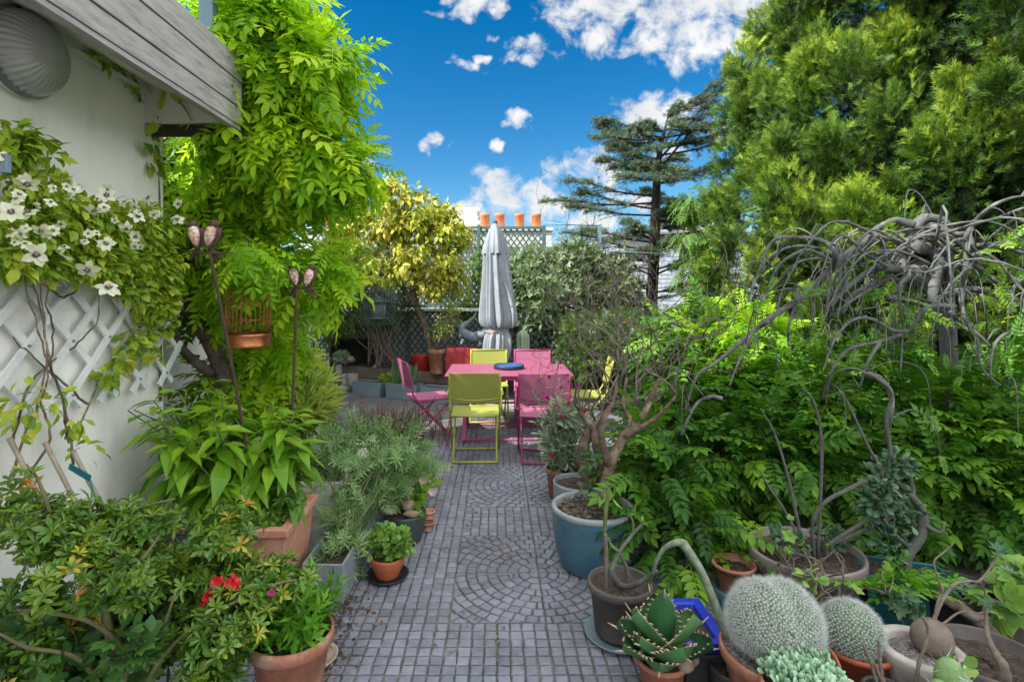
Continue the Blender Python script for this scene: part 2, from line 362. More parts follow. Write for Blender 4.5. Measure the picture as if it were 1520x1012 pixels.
# ================================================================== setting: ground and paving
K['cobble'] = mat('cobble', [(.115,.124,.15),(.175,.187,.222),(.24,.25,.285)], .66, 22, 8, .7, 70, rnd=.5, dist=.006, stain=1.7)
K['slab'] = mat('slab', [(.075,.074,.08),(.12,.118,.122),(.17,.165,.165)], .85, 7, 9, .6, 90, rnd=.35, dist=.004, stain=1.3)
K['mortar'] = mat('mortar', [(.045,.042,.04),(.095,.088,.082),(.19,.175,.16)], .95, 5, 8, .8, 60)
g = MB(); g.add([[-300,-300,-.012],[300,-300,-.012],[300,300,-.012],[-300,300,-.012]], np.array([[0,1,2,3]]))
struct('ground', g, K['mortar'])
pv = MB(); S0 = .475; X0, Y0 = -.2376, 2.628
def cobble(poly, a):
    poly = np.asarray(poly); c = poly.mean(0); n = len(poly)
    t = poly*.80 + c*.20; t = c + (t-c)*1.0
    zt = -.0022*R.rand(n) - .0015*R.rand()
    v = np.vstack([np.c_[poly, np.full(n,-.013)], np.c_[c+(poly-c)*.965, zt-.0035], np.c_[t, zt], [[c[0], c[1], zt.mean()+.0007]]])
    f = [np.array([[i+k*n,(i+1)%n+k*n,(i+1)%n+(k+1)*n,i+(k+1)*n] for k in (0,1) for i in range(n)]), np.array([[2*n+i,2*n+(i+1)%n,3*n] for i in range(n)])]
    pv.add(v, f, 0, False, a)
def clip_sq(q, b):
    for ax in (0,1):
        out = []
        for i in range(len(q)):
            a, c = q[i-1], q[i]; ia, ic = a[ax] <= b, c[ax] <= b
            if ia != ic: out.append(a+(c-a)*(b-a[ax])/(c[ax]-a[ax]))
            if ic: out.append(c)
        if len(out) < 3: return None
        q = np.array(out)
    x, y = q[:,0], q[:,1]; ar = abs(np.dot(x, np.roll(y,1))-np.dot(y, np.roll(x,1)))/2
    return q if ar > .0004 else None
circles = [(X0+S0, Y0+S0), (X0+S0, Y0+4*S0), (X0+S0, Y0+7*S0), (X0+S0, Y0-2*S0)]
for i in range(-3, 6):
    for j in range(-3, 8):
        x, y = X0+i*S0, Y0+j*S0
        cc = [c for c in circles if abs(x+S0/2-c[0]) < S0*.6 and abs(y+S0/2-c[1]) < S0*.6]
        if not cc:
            n = 8; p = S0/n; g = .0034
            for a in range(n):
                for b in range(n):
                    e0 = g*.9 if a else g*1.3; j4 = .0022*R.randn(4,2)
                    q = np.array([[x+a*p+e0, y+b*p+g],[x+(a+1)*p-g, y+b*p+g],[x+(a+1)*p-g, y+(b+1)*p-g],[x+a*p+e0, y+(b+1)*p-g]]) + j4
                    cobble(q, R.rand())
        else:
            c = cc[0]; sx = 1 if x+S0/2 > c[0] else -1; sy = 1 if y+S0/2 > c[1] else -1; rp = .0594
            for k in range(12):
                r0, r1 = k*rp + .004, (k+1)*rp - .004
                if k == 0: r0 = .006
                n = max(1, int(round((k+.5)*rp*PI/2/.062)))
                off = .5*(k % 2) if k > 1 else 0
                for m in range(n+1):
                    a0, a1 = (m-off)/n*PI/2, (m+1-off)/n*PI/2
                    a0, a1 = max(a0, 0), min(a1, PI/2)
                    if a1-a0 < .012/r1: continue
                    ga = .0042/((r0+r1)/2)
                    a0 += ga; a1 -= ga
                    if a1 <= a0: continue
                    am = (a0+a1)/2; q = np.array([[r0*math.cos(a0), r0*math.sin(a0)],[r1*math.cos(a0), r1*math.sin(a0)],[r1*math.cos(am)*1.003, r1*math.sin(am)*1.003],[r1*math.cos(a1), r1*math.sin(a1)],[r0*math.cos(a1), r0*math.sin(a1)]])
                    q = clip_sq(q, S0-.004)
                    if q is None: continue
                    q = q + .0015*R.randn(len(q),2)
                    q = q*[sx, sy] + c
                    if sx*sy < 0: q = q[::-1]
                    cobble(q, R.rand())
yb = Y0 + 8*S0
for i in range(-7, 8):
    for j in range(0, 8):
        x, y = X0+i*S0, yb+j*S0
        box(pv, x+.004, x+S0-.004, y+.004, y+S0-.004, -.012, -.002*R.rand(), 1, R.rand())
for i in list(range(-7,-3)):
    for j in range(-3, 8):
        x, y = X0+i*S0, Y0+j*S0
        box(pv, x+.004, x+S0-.004, y+.004, y+S0-.004, -.012, -.002*R.rand(), 1, R.rand())
struct('paving', pv, [K['cobble'], K['slab']])
# fallen leaves and grit along the left edge of the path
lt = MB(); n = 420
px_ = np.r_[-.74+.09*R.randn(150), -.35+.5*R.randn(120), .35+.4*R.randn(150)]; py_ = np.r_[2.2+1.3*R.rand(150), 2.3+4*R.rand(120), 2.3+3.6*R.rand(150)]
inst(lt, [mini_t(.25,.15), leaf_t(.25,.1,.1)], np.c_[px_, py_, np.full(n,.003)], np.c_[R.randn(n,2), .12*R.rand(n)], np.c_[.2*R.randn(n,2), np.ones(n)], .012+.026*R.rand(n)**2)
o = obj('leaf_litter', lt, leafmat('litter', [(.05,.03,.02),(.16,.09,.04),(.30,.20,.08),(.12,.10,.05)], trans=.1)); o['kind'] = 'stuff'
tag(o, 'dry brown leaf crumbs scattered over the grey cobbles', 'leaf litter')
dm = MB(); n = 900
inst(dm, mini_t(.5,.2), np.c_[-.80+.055*R.randn(n), 2.1+.75*R.rand(n)**1.2, .002+.008*R.rand(n)], R.randn(n,3)*[1,1,.3], np.c_[.4*R.randn(n,2), np.ones(n)], .006+.012*R.rand(n))
o = obj('soil_crumbs', dm, K['soil']); o['kind'] = 'stuff'; tag(o, 'dark spilled soil along the left edge of the path', 'spilled soil')

# ================================================================== the white house on the left
house = thing('house', (-3.2, 1.5, 0), 'white rendered house wall with grey plank eaves on the left', 'house')
m = MB(); box(m, -7, -1.9, -3, 3.07, 0, 2.78); box(m, -7, -2.6, 3.07, 5.2, 0, 2.6); box(m, -7, -4.1, 5.2, 8.6, 0, 4.3); box(m, -7, -3.3, -3.5, .75, 2.95, 8.0)  # last two boxes are unseen masses added to shade terrace and foreground
obj('wall', m, K['plaster'], house, .006)
m = MB(); hexa(m, [[-1.9,-3,2.735],[-1.435,-3,2.54],[-1.435,2.93,2.54],[-1.9,2.93,2.735],[-1.9,-3,2.77],[-1.435,-3,2.60],[-1.435,2.93,2.60],[-1.9,2.93,2.77]])
hexa(m, [[-1.9,2.90,2.52],[-1.435,2.90,2.52],[-1.435,2.93,2.52],[-1.9,2.93,2.52],[-1.9,2.90,2.738],[-1.435,2.90,2.543],[-1.435,2.929,2.543],[-1.9,2.929,2.738]]); obj('soffit', m, K['soffit'], house)
m = MB(); bar(m, [-1.886,-3,2.705], [-1.886,2.95,2.705], .028, .04); bar(m, [-1.90+.035,-3,2.675], [-1.865,2.95,2.675], .016, .016)
obj('soffit_trim', m, K['soffit'], house)
for z0, z1, dx in ((2.515,2.606,0),(2.612,2.744,.003),(2.75,2.875,.006)):
    m = MB(); box(m, -1.435+dx, -1.40+dx, -3, 2.95, z0, z1); obj('fascia_board', m, K['greywood'], house, .003)
m = MB(); box(m, -1.445, -1.405, -3, 2.95, 2.492, 2.512); obj('drip_batten', m, K['greywood'], house)
m = MB(); box(m, -1.895, -1.41, 2.945, 3.0, 2.47, 2.53); box(m, -1.62,-1.56,2.90,2.945,2.475,2.51); obj('beam', m, K['darkwood'], house, .003)
m = MB(); box(m, -7, -1.42, -3, 2.94, 2.79, 2.86); obj('roof', m, K['roof'], house)
m = MB()
for k in range(3): box(m, -2.34, -2.30, 3.1, 5.25, 2.28+.11*k, 2.385+.11*k)
box(m, -2.6, -2.34, 3.1, 5.2, 2.3, 2.33); box(m, -2.6,-2.3,5.2,5.24,2.28,2.6)
obj('fascia_board', m, K['greywood'], house, .003)
post = MB(); box(post, -1.575, -1.50, 2.84, 2.90, 2.862, 4.3); box(post, -1.585,-1.49,2.83,2.91,2.862,2.885)
tag(obj('railing_post', post, K['bluemetal'], None, .004), 'blue grey metal post above the plank eaves', 'post')

# round glass wall lamp
L = np.array([-1.9, 2.12, 2.545]); lamp = thing('wall_lamp', L, 'round ribbed glass lamp on the white wall under the eaves', 'lamp')
m = MB(); lathe(m, [(0,0),(.165,0),(.165,.03),(.15,.045),(0,.045)], L, 48, axis=(1,0,0)); obj('base', m, K['whitepaint'], lamp)
m = MB(); lathe(m, [(.150,.028),(.170,.028),(.172,.045),(.160,.052),(.150,.045)], L, 48, axis=(1,0,0)); obj('gasket', m, K['zinc'], lamp)
gm, nt, b, new, link = M_('ribbed_glass')
b.inputs['Base Color'].default_value = (.93,.96,.97,1); b.inputs['Roughness'].default_value = .08; b.inputs['Transmission Weight'].default_value = .80; b.inputs['IOR'].default_value = 1.45
gt_ = new('ShaderNodeBsdfTransparent'); gt_.inputs['Color'].default_value = (.93,.96,.97,1); gg = new('ShaderNodeBsdfGlossy'); gg.inputs['Roughness'].default_value = .05
lw_ = new('ShaderNodeLayerWeight'); lw_.inputs['Blend'].default_value = .55; ms_ = new('ShaderNodeMixShader'); link(lw_.outputs['Fresnel'], ms_.inputs[0]); df_ = new('ShaderNodeBsdfDiffuse'); df_.inputs['Color'].default_value = (.86,.89,.91,1); m0_ = new('ShaderNodeMixShader'); m0_.inputs[0].default_value = .38; link(gt_.outputs[0], m0_.inputs[1]); link(df_.outputs[0], m0_.inputs[2]); link(m0_.outputs[0], ms_.inputs[1]); link(gg.outputs[0], ms_.inputs[2])
link(ms_.outputs[0], nt.nodes['Material Output'].inputs['Surface']); nt.nodes.remove(b)
m = MB(); lathe(m, [(.152,.03),(.158,.055),(.15,.09),(.125,.125),(.085,.15),(.04,.162),(.001,.166)], L, 144, axis=(1,0,0), wob=lambda i,a: 1+.03*np.cos(a*36)*(i<5))
obj('glass_dome', m, gm, lamp)
m = MB(); lathe(m, [(0,.046),(.105,.046),(.10,.06),(.05,.075),(.045,.12),(.03,.135),(0,.14)], L, 28, axis=(1,0,0)); obj('bulb', m, K['whitepaint'], lamp)
m = MB(); tube(m, smooth_path([L+[.03,-.04,.13], L+[.06,-.03,.19], L+[.08,.03,.215], L+[.06,.06,.17], L+[.02,.05,.14]]), .011, 8); obj('cable', m, K['blackplastic'], lamp)
br = thing('wall_bracket', P(8,243,1.75), 'small blue grey metal bracket above the white flowers', 'bracket')
m = MB(); q = P(8,243,1.75); box(m, q[0]-.06, q[0]+.012, q[1]-.01, q[1]+.01, q[2]-.03, q[2]+.03); obj('plate', m, K['bluezinc'], br, .002)
m = MB(); lathe(m, [(0,-.014),(.006,-.014),(.006,-.009)], q+[-.01,0,.01], 12, axis=(0,1,0)); obj('screw', m, K['blackplastic'], br)

# expanding trellis on the wall
tr = MB(); zl, zh, pt, sl = 1.10, 1.76, .222, .43/.45
for k in range(-3, 11):
    y = 1.62 + pt*k
    for s, x in ((1,-1.852),(-1,-1.866)):
        y0, y1 = (y, y+(zh-zl)*sl) if s > 0 else (y+(zh-zl)*sl-.05, y-.05)
        p, q = np.array([x,y0,zl]), np.array([x,y1,zh])
        if y0 > 3.03 or y1 > 3.2:
            t = 1-(max(y1,y0)-3.16)/abs(y1-y0); 
            if t < .15: continue
            if y1 > y0: q = p + (q-p)*min(1,t)
            else: p = q + (p-q)*min(1,t)
        bar(tr, p, q, .012, .030, (0,-s*(q[2]-p[2]),s*(q[1]-p[1])) if False else np.cross([1,0,0], q-p), 0)
for k in range(-3, 10):
    for j in range(3):
        z = zl+.06+j*.235; y = 1.62+pt*k+(z-zl)*sl
        if y < 3.1: lathe(tr, [(0,.006),(.006,.006),(.006,-.002)], (-1.846, y, z), 8, 1, axis=(1,0,0))
tag(obj('wall_trellis', tr, [K['whitepaint'], K['zinc']]), 'white expanding diamond trellis fixed to the house wall', 'trellis')

# ================================================================== back of the terrace: wall, lattices, chimney pots
bw = MB(); box(bw, -3.6, 1.0, 9.82, 10.2, 0, 2.74); box(bw, -3.6, 1.02, 9.78, 10.24, 2.74, 2.80)
tag(obj('chimney_wall', bw, K['palewall'], None, .01), 'pale masonry wall behind the green lattice screen', 'wall')
def pot_run(xs, y, z, r, h, label, first=None):
    for i, x in enumerate(xs):
        m = MB(); lathe(m, [(r*.85,0),(r,.02),(r*.97,h*.8),(r*1.06,h*.82),(r*1.06,h),(r*.85,h),(r*.8,h*.3)], (x,y,z), 24)
        t = obj('chimney_pot', m, K['chimneypot'])
        tag(t, label[i], 'chimney pot', 'orange clay chimney pots on the wall')
pot_run([(px-CX)*10/F for px in (720,742,771,796)], 10.0, 2.80, .088, .28, ['orange chimney pot left of the folded parasol top','orange chimney pot directly behind the folded parasol top','orange chimney pot, second from the right on the wall','rightmost orange chimney pot at the end of the wall'])
pot_run([(px-CX)*10/F for px in (487,516,543)], 10.0, 2.80, .11, .30, ['orange chimney pot above the left edge of the yellow tree','orange chimney pot above the yellow tree, between two others','orange chimney pot half hidden by the tips of the wisteria'])
q = P(691,338,10.6)
st = MB(); box(st, q[0]-.28, q[0]+.22, 10.35, 10.85, 0, 2.86); box(st, q[0]-.32,q[0]+.26,10.31,10.89,2.86,2.93); box(st, q[0]-.36,q[0]+.30,10.27,10.93,2.93,2.99); box(st, q[0]-.30,q[0]+.24,10.33,10.87,2.99,3.18); box(st, q[0]-.34,q[0]+.28,10.29,10.91,3.18,3.23)
tag(obj('chimney_stack', st, K['plaster'], None, .008), 'white stepped chimney stack behind the yellow tree', 'chimney')
def lattice(name, x0, x1, y, z0, z1, label, pitch=.108, w=.027, posts=(), side=False):
    t = thing(name, (x0 if not side else y, y if not side else x0, z0), label, 'lattice screen')
    mm = MB(); sl = 1.35
    def pt(x, yy, z): return np.array([x, yy, z]) if not side else np.array([yy, x, z])
    def clip(a, b):                      # clip the segment to the panel
        t0, t1 = 0., 1.
        for k, lo, hi in ((0, x0, x1), (1, z0, z1)):
            d = b[k]-a[k]
            if abs(d) < 1e-9: continue
            u, v = sorted(((lo-a[k])/d, (hi-a[k])/d)); t0, t1 = max(t0,u), min(t1,v)
        return (a+(b-a)*t0, a+(b-a)*t1) if t1 > t0+.001 else None
    for s, yy in ((1, y-.009), (-1, y)):
        W = (z1-z0)/sl
        for k in np.arange(x0-W, x1+W, pitch):
            a, b = (np.array([k, z0]), np.array([k+W, z1])) if s > 0 else (np.array([k, z1]), np.array([k+W, z0]))
            c = clip(a, b)
            if c is None: continue
            bar(mm, pt(c[0][0],yy,c[0][1]), pt(c[1][0],yy,c[1][1]), w, .008, (0,1,0) if not side else (1,0,0))
    obj('lattice', mm, K['lattice'], t)
    for x in posts:
        mm = MB(); p_ = pt(x, y-.02, 0)
        box(mm, p_[0]-.03, p_[0]+.03, p_[1]-.03, p_[1]+.03, z0-.05, z1+.06); obj('post', mm, K['lattice'], t, .004)
    mm = MB()
    for z in (z0-.02, z1+.02):
        a, b = pt(x0,y-.014,z), pt(x1,y-.014,z); bar(mm, a, b, .035, .05)
    obj('rail', mm, K['lattice'], t)
    return t
lattice('lattice_screen', -3.3, 1.5, 9.66, .08, 1.26, 'dark green diagonal lattice below the white ledge', posts=(-3.3,-1.6,-.02,1.5))
lattice('lattice_screen', -3.3, .86, 9.66, 1.40, 2.76, 'tall green diagonal lattice above the white ledge, under the chimney pots', posts=(-.33,.84))
lattice('lattice_screen', 6.2, 9.5, -3.35, .1, 1.3, 'low lattice along the left end of the terrace', posts=(6.2,7.8), side=True)
ld = MB(); box(ld, -3.3, .1, 9.36, 9.64, 1.295, 1.345)
tag(obj('ledge', ld, K['whitepaint'], None, .006), 'long white ledge across the lattice screen', 'ledge')
fr = thing('metal_frame', P(890,436,9.7)*[1,1,0]+[0,0,0], 'thin grey green metal post and rail beside the lattice', 'frame')
m = MB(); a = P(890,335,9.7); box(m, a[0]-.03,a[0]+.03,9.67,9.73,0,a[2]+.02); obj('post', m, K['bluemetal'], fr)
m = MB(); tube(m, [P(806,332,9.7), P(890,335,9.7)], .014, 6); tube(m, [P(890,372,9.7), P(985,377,9.7)], .012, 6); obj('rail', m, K['bluemetal'], fr)
nb = thing('neighbour_building', (8,18,0), 'pale building with horizontal siding behind the cedar', 'building')
m = MB(); box(m, 3.6, 17, 16.03, 22, 0, 3.3); obj('wall', m, K['siding'], nb)
m = MB()
for k in range(24): hexa(m, [[3.58,16.005,.1+k*.13],[17,16.005,.1+k*.13],[17,16.03,.1+k*.13],[3.58,16.03,.1+k*.13],[3.58,16.015,.225+k*.13],[17,16.015,.225+k*.13],[17,16.03,.225+k*.13],[3.58,16.03,.225+k*.13]])
obj('cladding', m, K['siding'], nb)
m = MB(); box(m, 3.4,17.2,15.8,22.2,3.3,3.42); obj('roof', m, K['roof'], nb, .01)

# ================================================================== raised bed, planters and pots at the back
A, B_ = P(496,540,9.25), P(735,556,8.05); A[2] = B_[2] = 0; dd = nrm(B_-A); nn = np.array([-dd[1], dd[0], 0])
bed = thing('raised_bed', (A+B_)/2, 'weathered timber raised bed below the yellow tree', 'raised bed')
for z0, z1 in ((0,.185),(.192,.37)):
    m = MB(); v = [A,B_,B_+nn*.05,A+nn*.05]; hexa(m, [p+[0,0,z0] for p in v]+[p+[0,0,z1] for p in v]); obj('timber', m, K['bedwood'], bed, .006)
m = MB(); gx = np.linspace(0,1,24); gy = np.linspace(0,1,10); LL = np.linalg.norm(B_-A)
V = np.array([A+(B_-A)*u+nn*(.05+v*(1.1 if u<.5 else 1.1+.6*(u-.5)))+[0,0,.335+.05*R.rand()] for v in gy for u in gx]); ii = np.arange(240).reshape(10,24)
m.add(V, np.stack([ii[:-1,:-1],ii[:-1,1:],ii[1:,1:],ii[1:,:-1]],-1).reshape(-1,4), 0, True); obj('soil', m, K['soil'], bed)
def planter(name, c, lx, ly, h, rot, m_, label, cat='planter', taper=.94, wall=.012, rim=0, soilz=.03, group=None, soil=True):
    """open rectangular planter standing at c"""
    t = thing(name, c, label, cat, group); ca, sa = math.cos(rot), math.sin(rot)
    def W(x, y, z): return np.array([c[0]+x*ca-y*sa, c[1]+x*sa+y*ca, c[2]+z])
    m = MB(); x, y = lx/2, ly/2; k = taper
    o0 = [W(sx*x*k, sy*y*k, 0) for sx,sy in ((-1,-1),(1,-1),(1,1),(-1,1))]; o1 = [W(sx*x, sy*y, h) for sx,sy in ((-1,-1),(1,-1),(1,1),(-1,1))]
    i1 = [W(sx*(x-wall), sy*(y-wall), h) for sx,sy in ((-1,-1),(1,-1),(1,1),(-1,1))]; i0 = [W(sx*(x*k-wall), sy*(y*k-wall), h*.3) for sx,sy in ((-1,-1),(1,-1),(1,1),(-1,1))]
    if rim:
        r0 = [W(sx*(x+rim), sy*(y+rim), h-rim*2.2) for sx,sy in ((-1,-1),(1,-1),(1,1),(-1,1))]; r1 = [W(sx*(x+rim), sy*(y+rim), h) for sx,sy in ((-1,-1),(1,-1),(1,1),(-1,1))]
        oo = [W(sx*x*.995, sy*y*.995, h-rim*2.2) for sx,sy in ((-1,-1),(1,-1),(1,1),(-1,1))]
        rings = [o0, oo, r0, r1, i1, i0]
    else: rings = [o0, o1, i1, i0]
    V = np.array([p for r in rings for p in r]); f = [[4*a+i, 4*a+(i+1)%4, 4*a+4+(i+1)%4, 4*a+4+i] for a in range(len(rings)-1) for i in range(4)]
    f += [[3,2,1,0], [4*len(rings)-4+i for i in range(4)]]
    m.add(V, np.array(f)); obj('box', m, m_, t, min(.006, wall*.4))
    if soil:
        m = MB(); n = 10; V = np.array([W((u*2-1)*(x-wall-.001), (v*2-1)*(y-wall-.001), h-soilz+.018*R.rand()) for v in np.linspace(0,1,n) for u in np.linspace(0,1,n)]); ii = np.arange(n*n).reshape(n,n)
        m.add(V, np.stack([ii[:-1,:-1],ii[:-1,1:],ii[1:,1:],ii[1:,:-1]],-1).reshape(-1,4), 0, True); obj('soil', m, K['soil'], t)
    return t
zr = math.atan2(dd[1], dd[0])
za = [P(549,436,8.55)*[1,1,0], P(600,436,8.28)*[1,1,0], P(651,436,8.02)*[1,1,0]]
z1 = planter('zinc_planter', za[0], .54, .22, .22, zr, K['bluezinc'], 'blue grey zinc trough beside the stone blocks', group='zinc troughs below the raised bed')
z2 = planter('zinc_planter', za[1], .56, .22, .23, zr, K['bluezinc'], 'blue grey zinc trough with green iris blades', group='zinc troughs below the raised bed')
z3 = planter('zinc_planter', za[2], .52, .22, .22, zr, K['bluezinc'], 'blue grey zinc trough behind the pink side chair', group='zinc troughs below the raised bed')
def pot(name, c, rt, rb, h, m_, label, cat='flower pot', rim=.18, ro=.012, wall=.014, soil='soil', soilz=.035, group=None, n=44, t=None, bump=.012):
    """round pot standing at c; returns the thing"""
    c = np.asarray(c, float)
    t = t or thing(name, c, label, cat, group)
    zr_ = h*(1-rim); rk = rb+(rt-ro-rb)*(1-rim)
    prof = [(0,0),(rb*.97,0),(rb,.006),(rk,zr_),(rk+ro*.8,zr_+.004),(rt,zr_+.012),(rt,h-.008),(rt-.004,h),(rt-wall+.003,h),(rt-wall,h-.006),(max(rk-wall,.01),h*.5),(0,h*.45)]
    if not rim: prof = [(0,0),(rb*.96,0),(rb,.008),(rb+(rt-rb)*.5+.01*rt/.2,h*.5),(rt,h-.012),(rt-.003,h),(rt-wall+.003,h),(rt-wall,h-.006),(rb*.9,h*.4),(0,h*.4)]
    m = MB(); lathe(m, prof, c, n); obj('pot', m, m_, t)
    if soil:
        m = MB(); rs = np.random.RandomState(int(abs(c[0])*999)%9999); ri = rt-wall-.002
        lathe(m, [(ri,h-soilz),(ri*.85,h-soilz+.004),(ri*.6,h-soilz+.006),(ri*.3,h-soilz+.008),(.001,h-soilz+.01)], c, 36)
        V = m.V[-1]; V[:,2] += bump*(rs.rand(len(V))-.3); obj('soil', m, K[soil], t)
    return t
def saucer(c, r, m_, label, h=.022):
    m = MB(); lathe(m, [(0,0),(r*.86,0),(r,h),(r-.006,h),(r*.84,.007),(0,.007)], c, 44)
    return tag(obj('saucer', m, m_), label, 'saucer')
bt = .37
red1 = pot('flower_pot', P(626,0,8.75)*[1,1,0]+[0,0,bt], .16, .12, .24, K['redpot'], 'round red glazed pot under the yellow tree', rim=0)
rp_ = P(686,0,8.45)*[1,1,0]+[0,0,bt]
redb = planter('square_planter', rp_, .48, .36, .40, 0, K['redpaint'], 'square red planter behind the pink table', taper=1.0)
dr = MB(); q0 = P(676,470,8.45)
for pts, r in (([P(682,500,8.45),P(690,496,8.4),P(702,501,8.4),P(716,497,8.4),P(730,492,8.45),P(742,500,8.5)], [.02,.07,.09,.08,.09,.03]), ([P(690,498,8.42),P(686,486,8.42),P(696,478,8.42),P(704,470,8.42),P(707,462,8.42)], [.07,.055,.035,.022,.006]), ([P(720,498,8.4),P(728,480,8.4),P(736,472,8.4)], [.06,.04,.02]), ([P(688,504,8.35),P(684,512,8.33)], [.03,.02]), ([P(712,504,8.35),P(714,512,8.34)], [.03,.02])):
    tube(dr, smooth_path(pts), r, 10, lump=.25)
tag(obj('driftwood', dr, K['slate']), 'blue grey driftwood with an upturned horn on the red planter', 'driftwood')
st = thing('stone_blocks', P(515,0,9.0)*[1,1,0], '', '')
bpy.data.objects.remove(st)
for px, d, w, h, lb in ((503,9.0,.10,.42,'tall narrow grey stone block at the corner of the raised bed'),(512,8.9,.11,.28,'short grey stone block between the tall block and the trough'),(524,8.85,.17,.29,'broad grey stone block touching the blue zinc trough')):
    c = P(px,0,d)*[1,1,0]; m = MB(); lathe(m, [(0,0),(w*.5,0),(w*.52,h*.5),(w*.5,h-.01),(w*.46,h),(0,h)], c, 18, wob=lambda i,a: 1+.04*np.sin(3*a+i))
    tag(obj('stone_block', m, K['stone']), lb, 'stone block')
m = MB(); ball(m, P(508,579,8.85)*[1,1,0]+[0,0,.04], (.16,.1,.045), lump=.2, seed=3); tag(obj('stone', m, K['stone']), 'flat grey stone lying on the slabs left of the zinc troughs', 'stone')
kb = thing('wooden_kennel', P(524,0,9.5)*[1,1,0]+[0,0,bt], 'dark wooden box with black opening against the lattice', 'box')
c = P(524,0,9.45); x = c[0]; bz = .345
m = MB(); box(m, x-.36,x+.36,9.30,9.60,.80+bz-.35,.84+bz-.35); box(m, x-.36,x-.32,9.30,9.60,bz,.80+bz-.35); box(m, x+.32,x+.36,9.30,9.60,bz,.80+bz-.35); box(m, x-.32,x+.32,9.58,9.60,bz,.80+bz-.35); obj('case', m, K['blackplastic'], kb)
# bird feeder hanging in its teal mesh cage
fd = thing('bird_feeder', P(563,455,7.7), 'lantern shaped bird feeder in a teal mesh cage under the yellow tree', 'bird feeder')
f0 = P(563,453,7.7); m = MB()
for k in range(13):
    u = -.24+.04*k
    for yy in (-.12,.12): bar(m, f0+[u,yy,-.26], f0+[u,yy,.26], .006, .006, (0,1,0)); bar(m, f0+[-.24,yy,u*1.08], f0+[.24,yy,u*1.08], .006, .006, (0,1,0))
for sx in (-.24,.24):
    for sz in (-.26,.26): bar(m, f0+[sx,-.12,sz], f0+[sx,.12,sz], .012, .012)
obj('cage', m, K['darkgreen'], fd)
m = MB(); lathe(m, [(.001,.16),(.05,.13),(.16,.07),(.155,.06),(.05,.06)], f0-[0,0,.02], 6, smooth=False); obj('roof', m, K['darkgreen'], fd); m = MB(); lathe(m, [(0,-.18),(.15,-.18),(.15,-.15),(0,-.15)], f0-[0,0,.02], 20); obj('tray', m, K['darkgreen'], fd)
m = MB(); lathe(m, [(0,-.16),(.095,-.16),(.095,.07),(0,.07)], f0-[0,0,.02], 16); obj('seed_tube', m, K['slate'], fd)
m = MB(); tube(m, [f0+[0,0,.12], f0+[.03,0,.75]], .006, 5); obj('wire', m, K['blackplastic'], fd)

# ================================================================== table, chairs, tray, parasol
tb = thing('garden_table', (.13,6.14,0), 'pink rectangular metal garden table', 'table')
m = MB(); box(m, -.555,.81,5.68,6.60,.722,.742); obj('tabletop', m, K['pinktop'], tb, .006)
m = MB(); bar(m,[-.52,5.72,.70],[.78,5.72,.70],.02,.035); bar(m,[-.52,6.56,.70],[.78,6.56,.70],.02,.035); bar(m,[-.52,5.73,.70],[-.52,6.55,.70],.02,.035); bar(m,[.78,5.73,.70],[.78,6.55,.70],.02,.035); obj('apron', m, K['pinkmetal'], tb)
for x in (-.36,.62):
    for s in (1,-1):
        m = MB(); bar(m, [x,6.14-s*.36,.015], [x,6.14+s*.36,.70], .018, .04, (1,0,0) if s>0 else (1,0,0)); obj('leg', m, K['pinkmetal'], tb)
m = MB(); [tube(m, [[-.36,y,.03],[.62,y,.03]], .012, 8) for y in (5.79,6.49)]; tube(m, [[-.36,6.14,.36],[.62,6.14,.36]], .011, 8); obj('stretcher', m, K['pinkmetal'], tb)
ty = thing('round_tray', (.135,6.2,.742), 'round dark blue tray lying on the pink table', 'tray')
m = MB(); lathe(m, [(0,0),(.165,0),(.175,.008),(.175,.040),(.168,.046),(.158,.040),(.158,.034)], (.135,6.2,.742), 44); obj('rim', m, K['navy'], ty)
m = MB(); lathe(m, [(.158,.034),(.05,.032),(.001,.032)], (.135,6.2,.742), 44); obj('inset', m, K['tray'], ty)

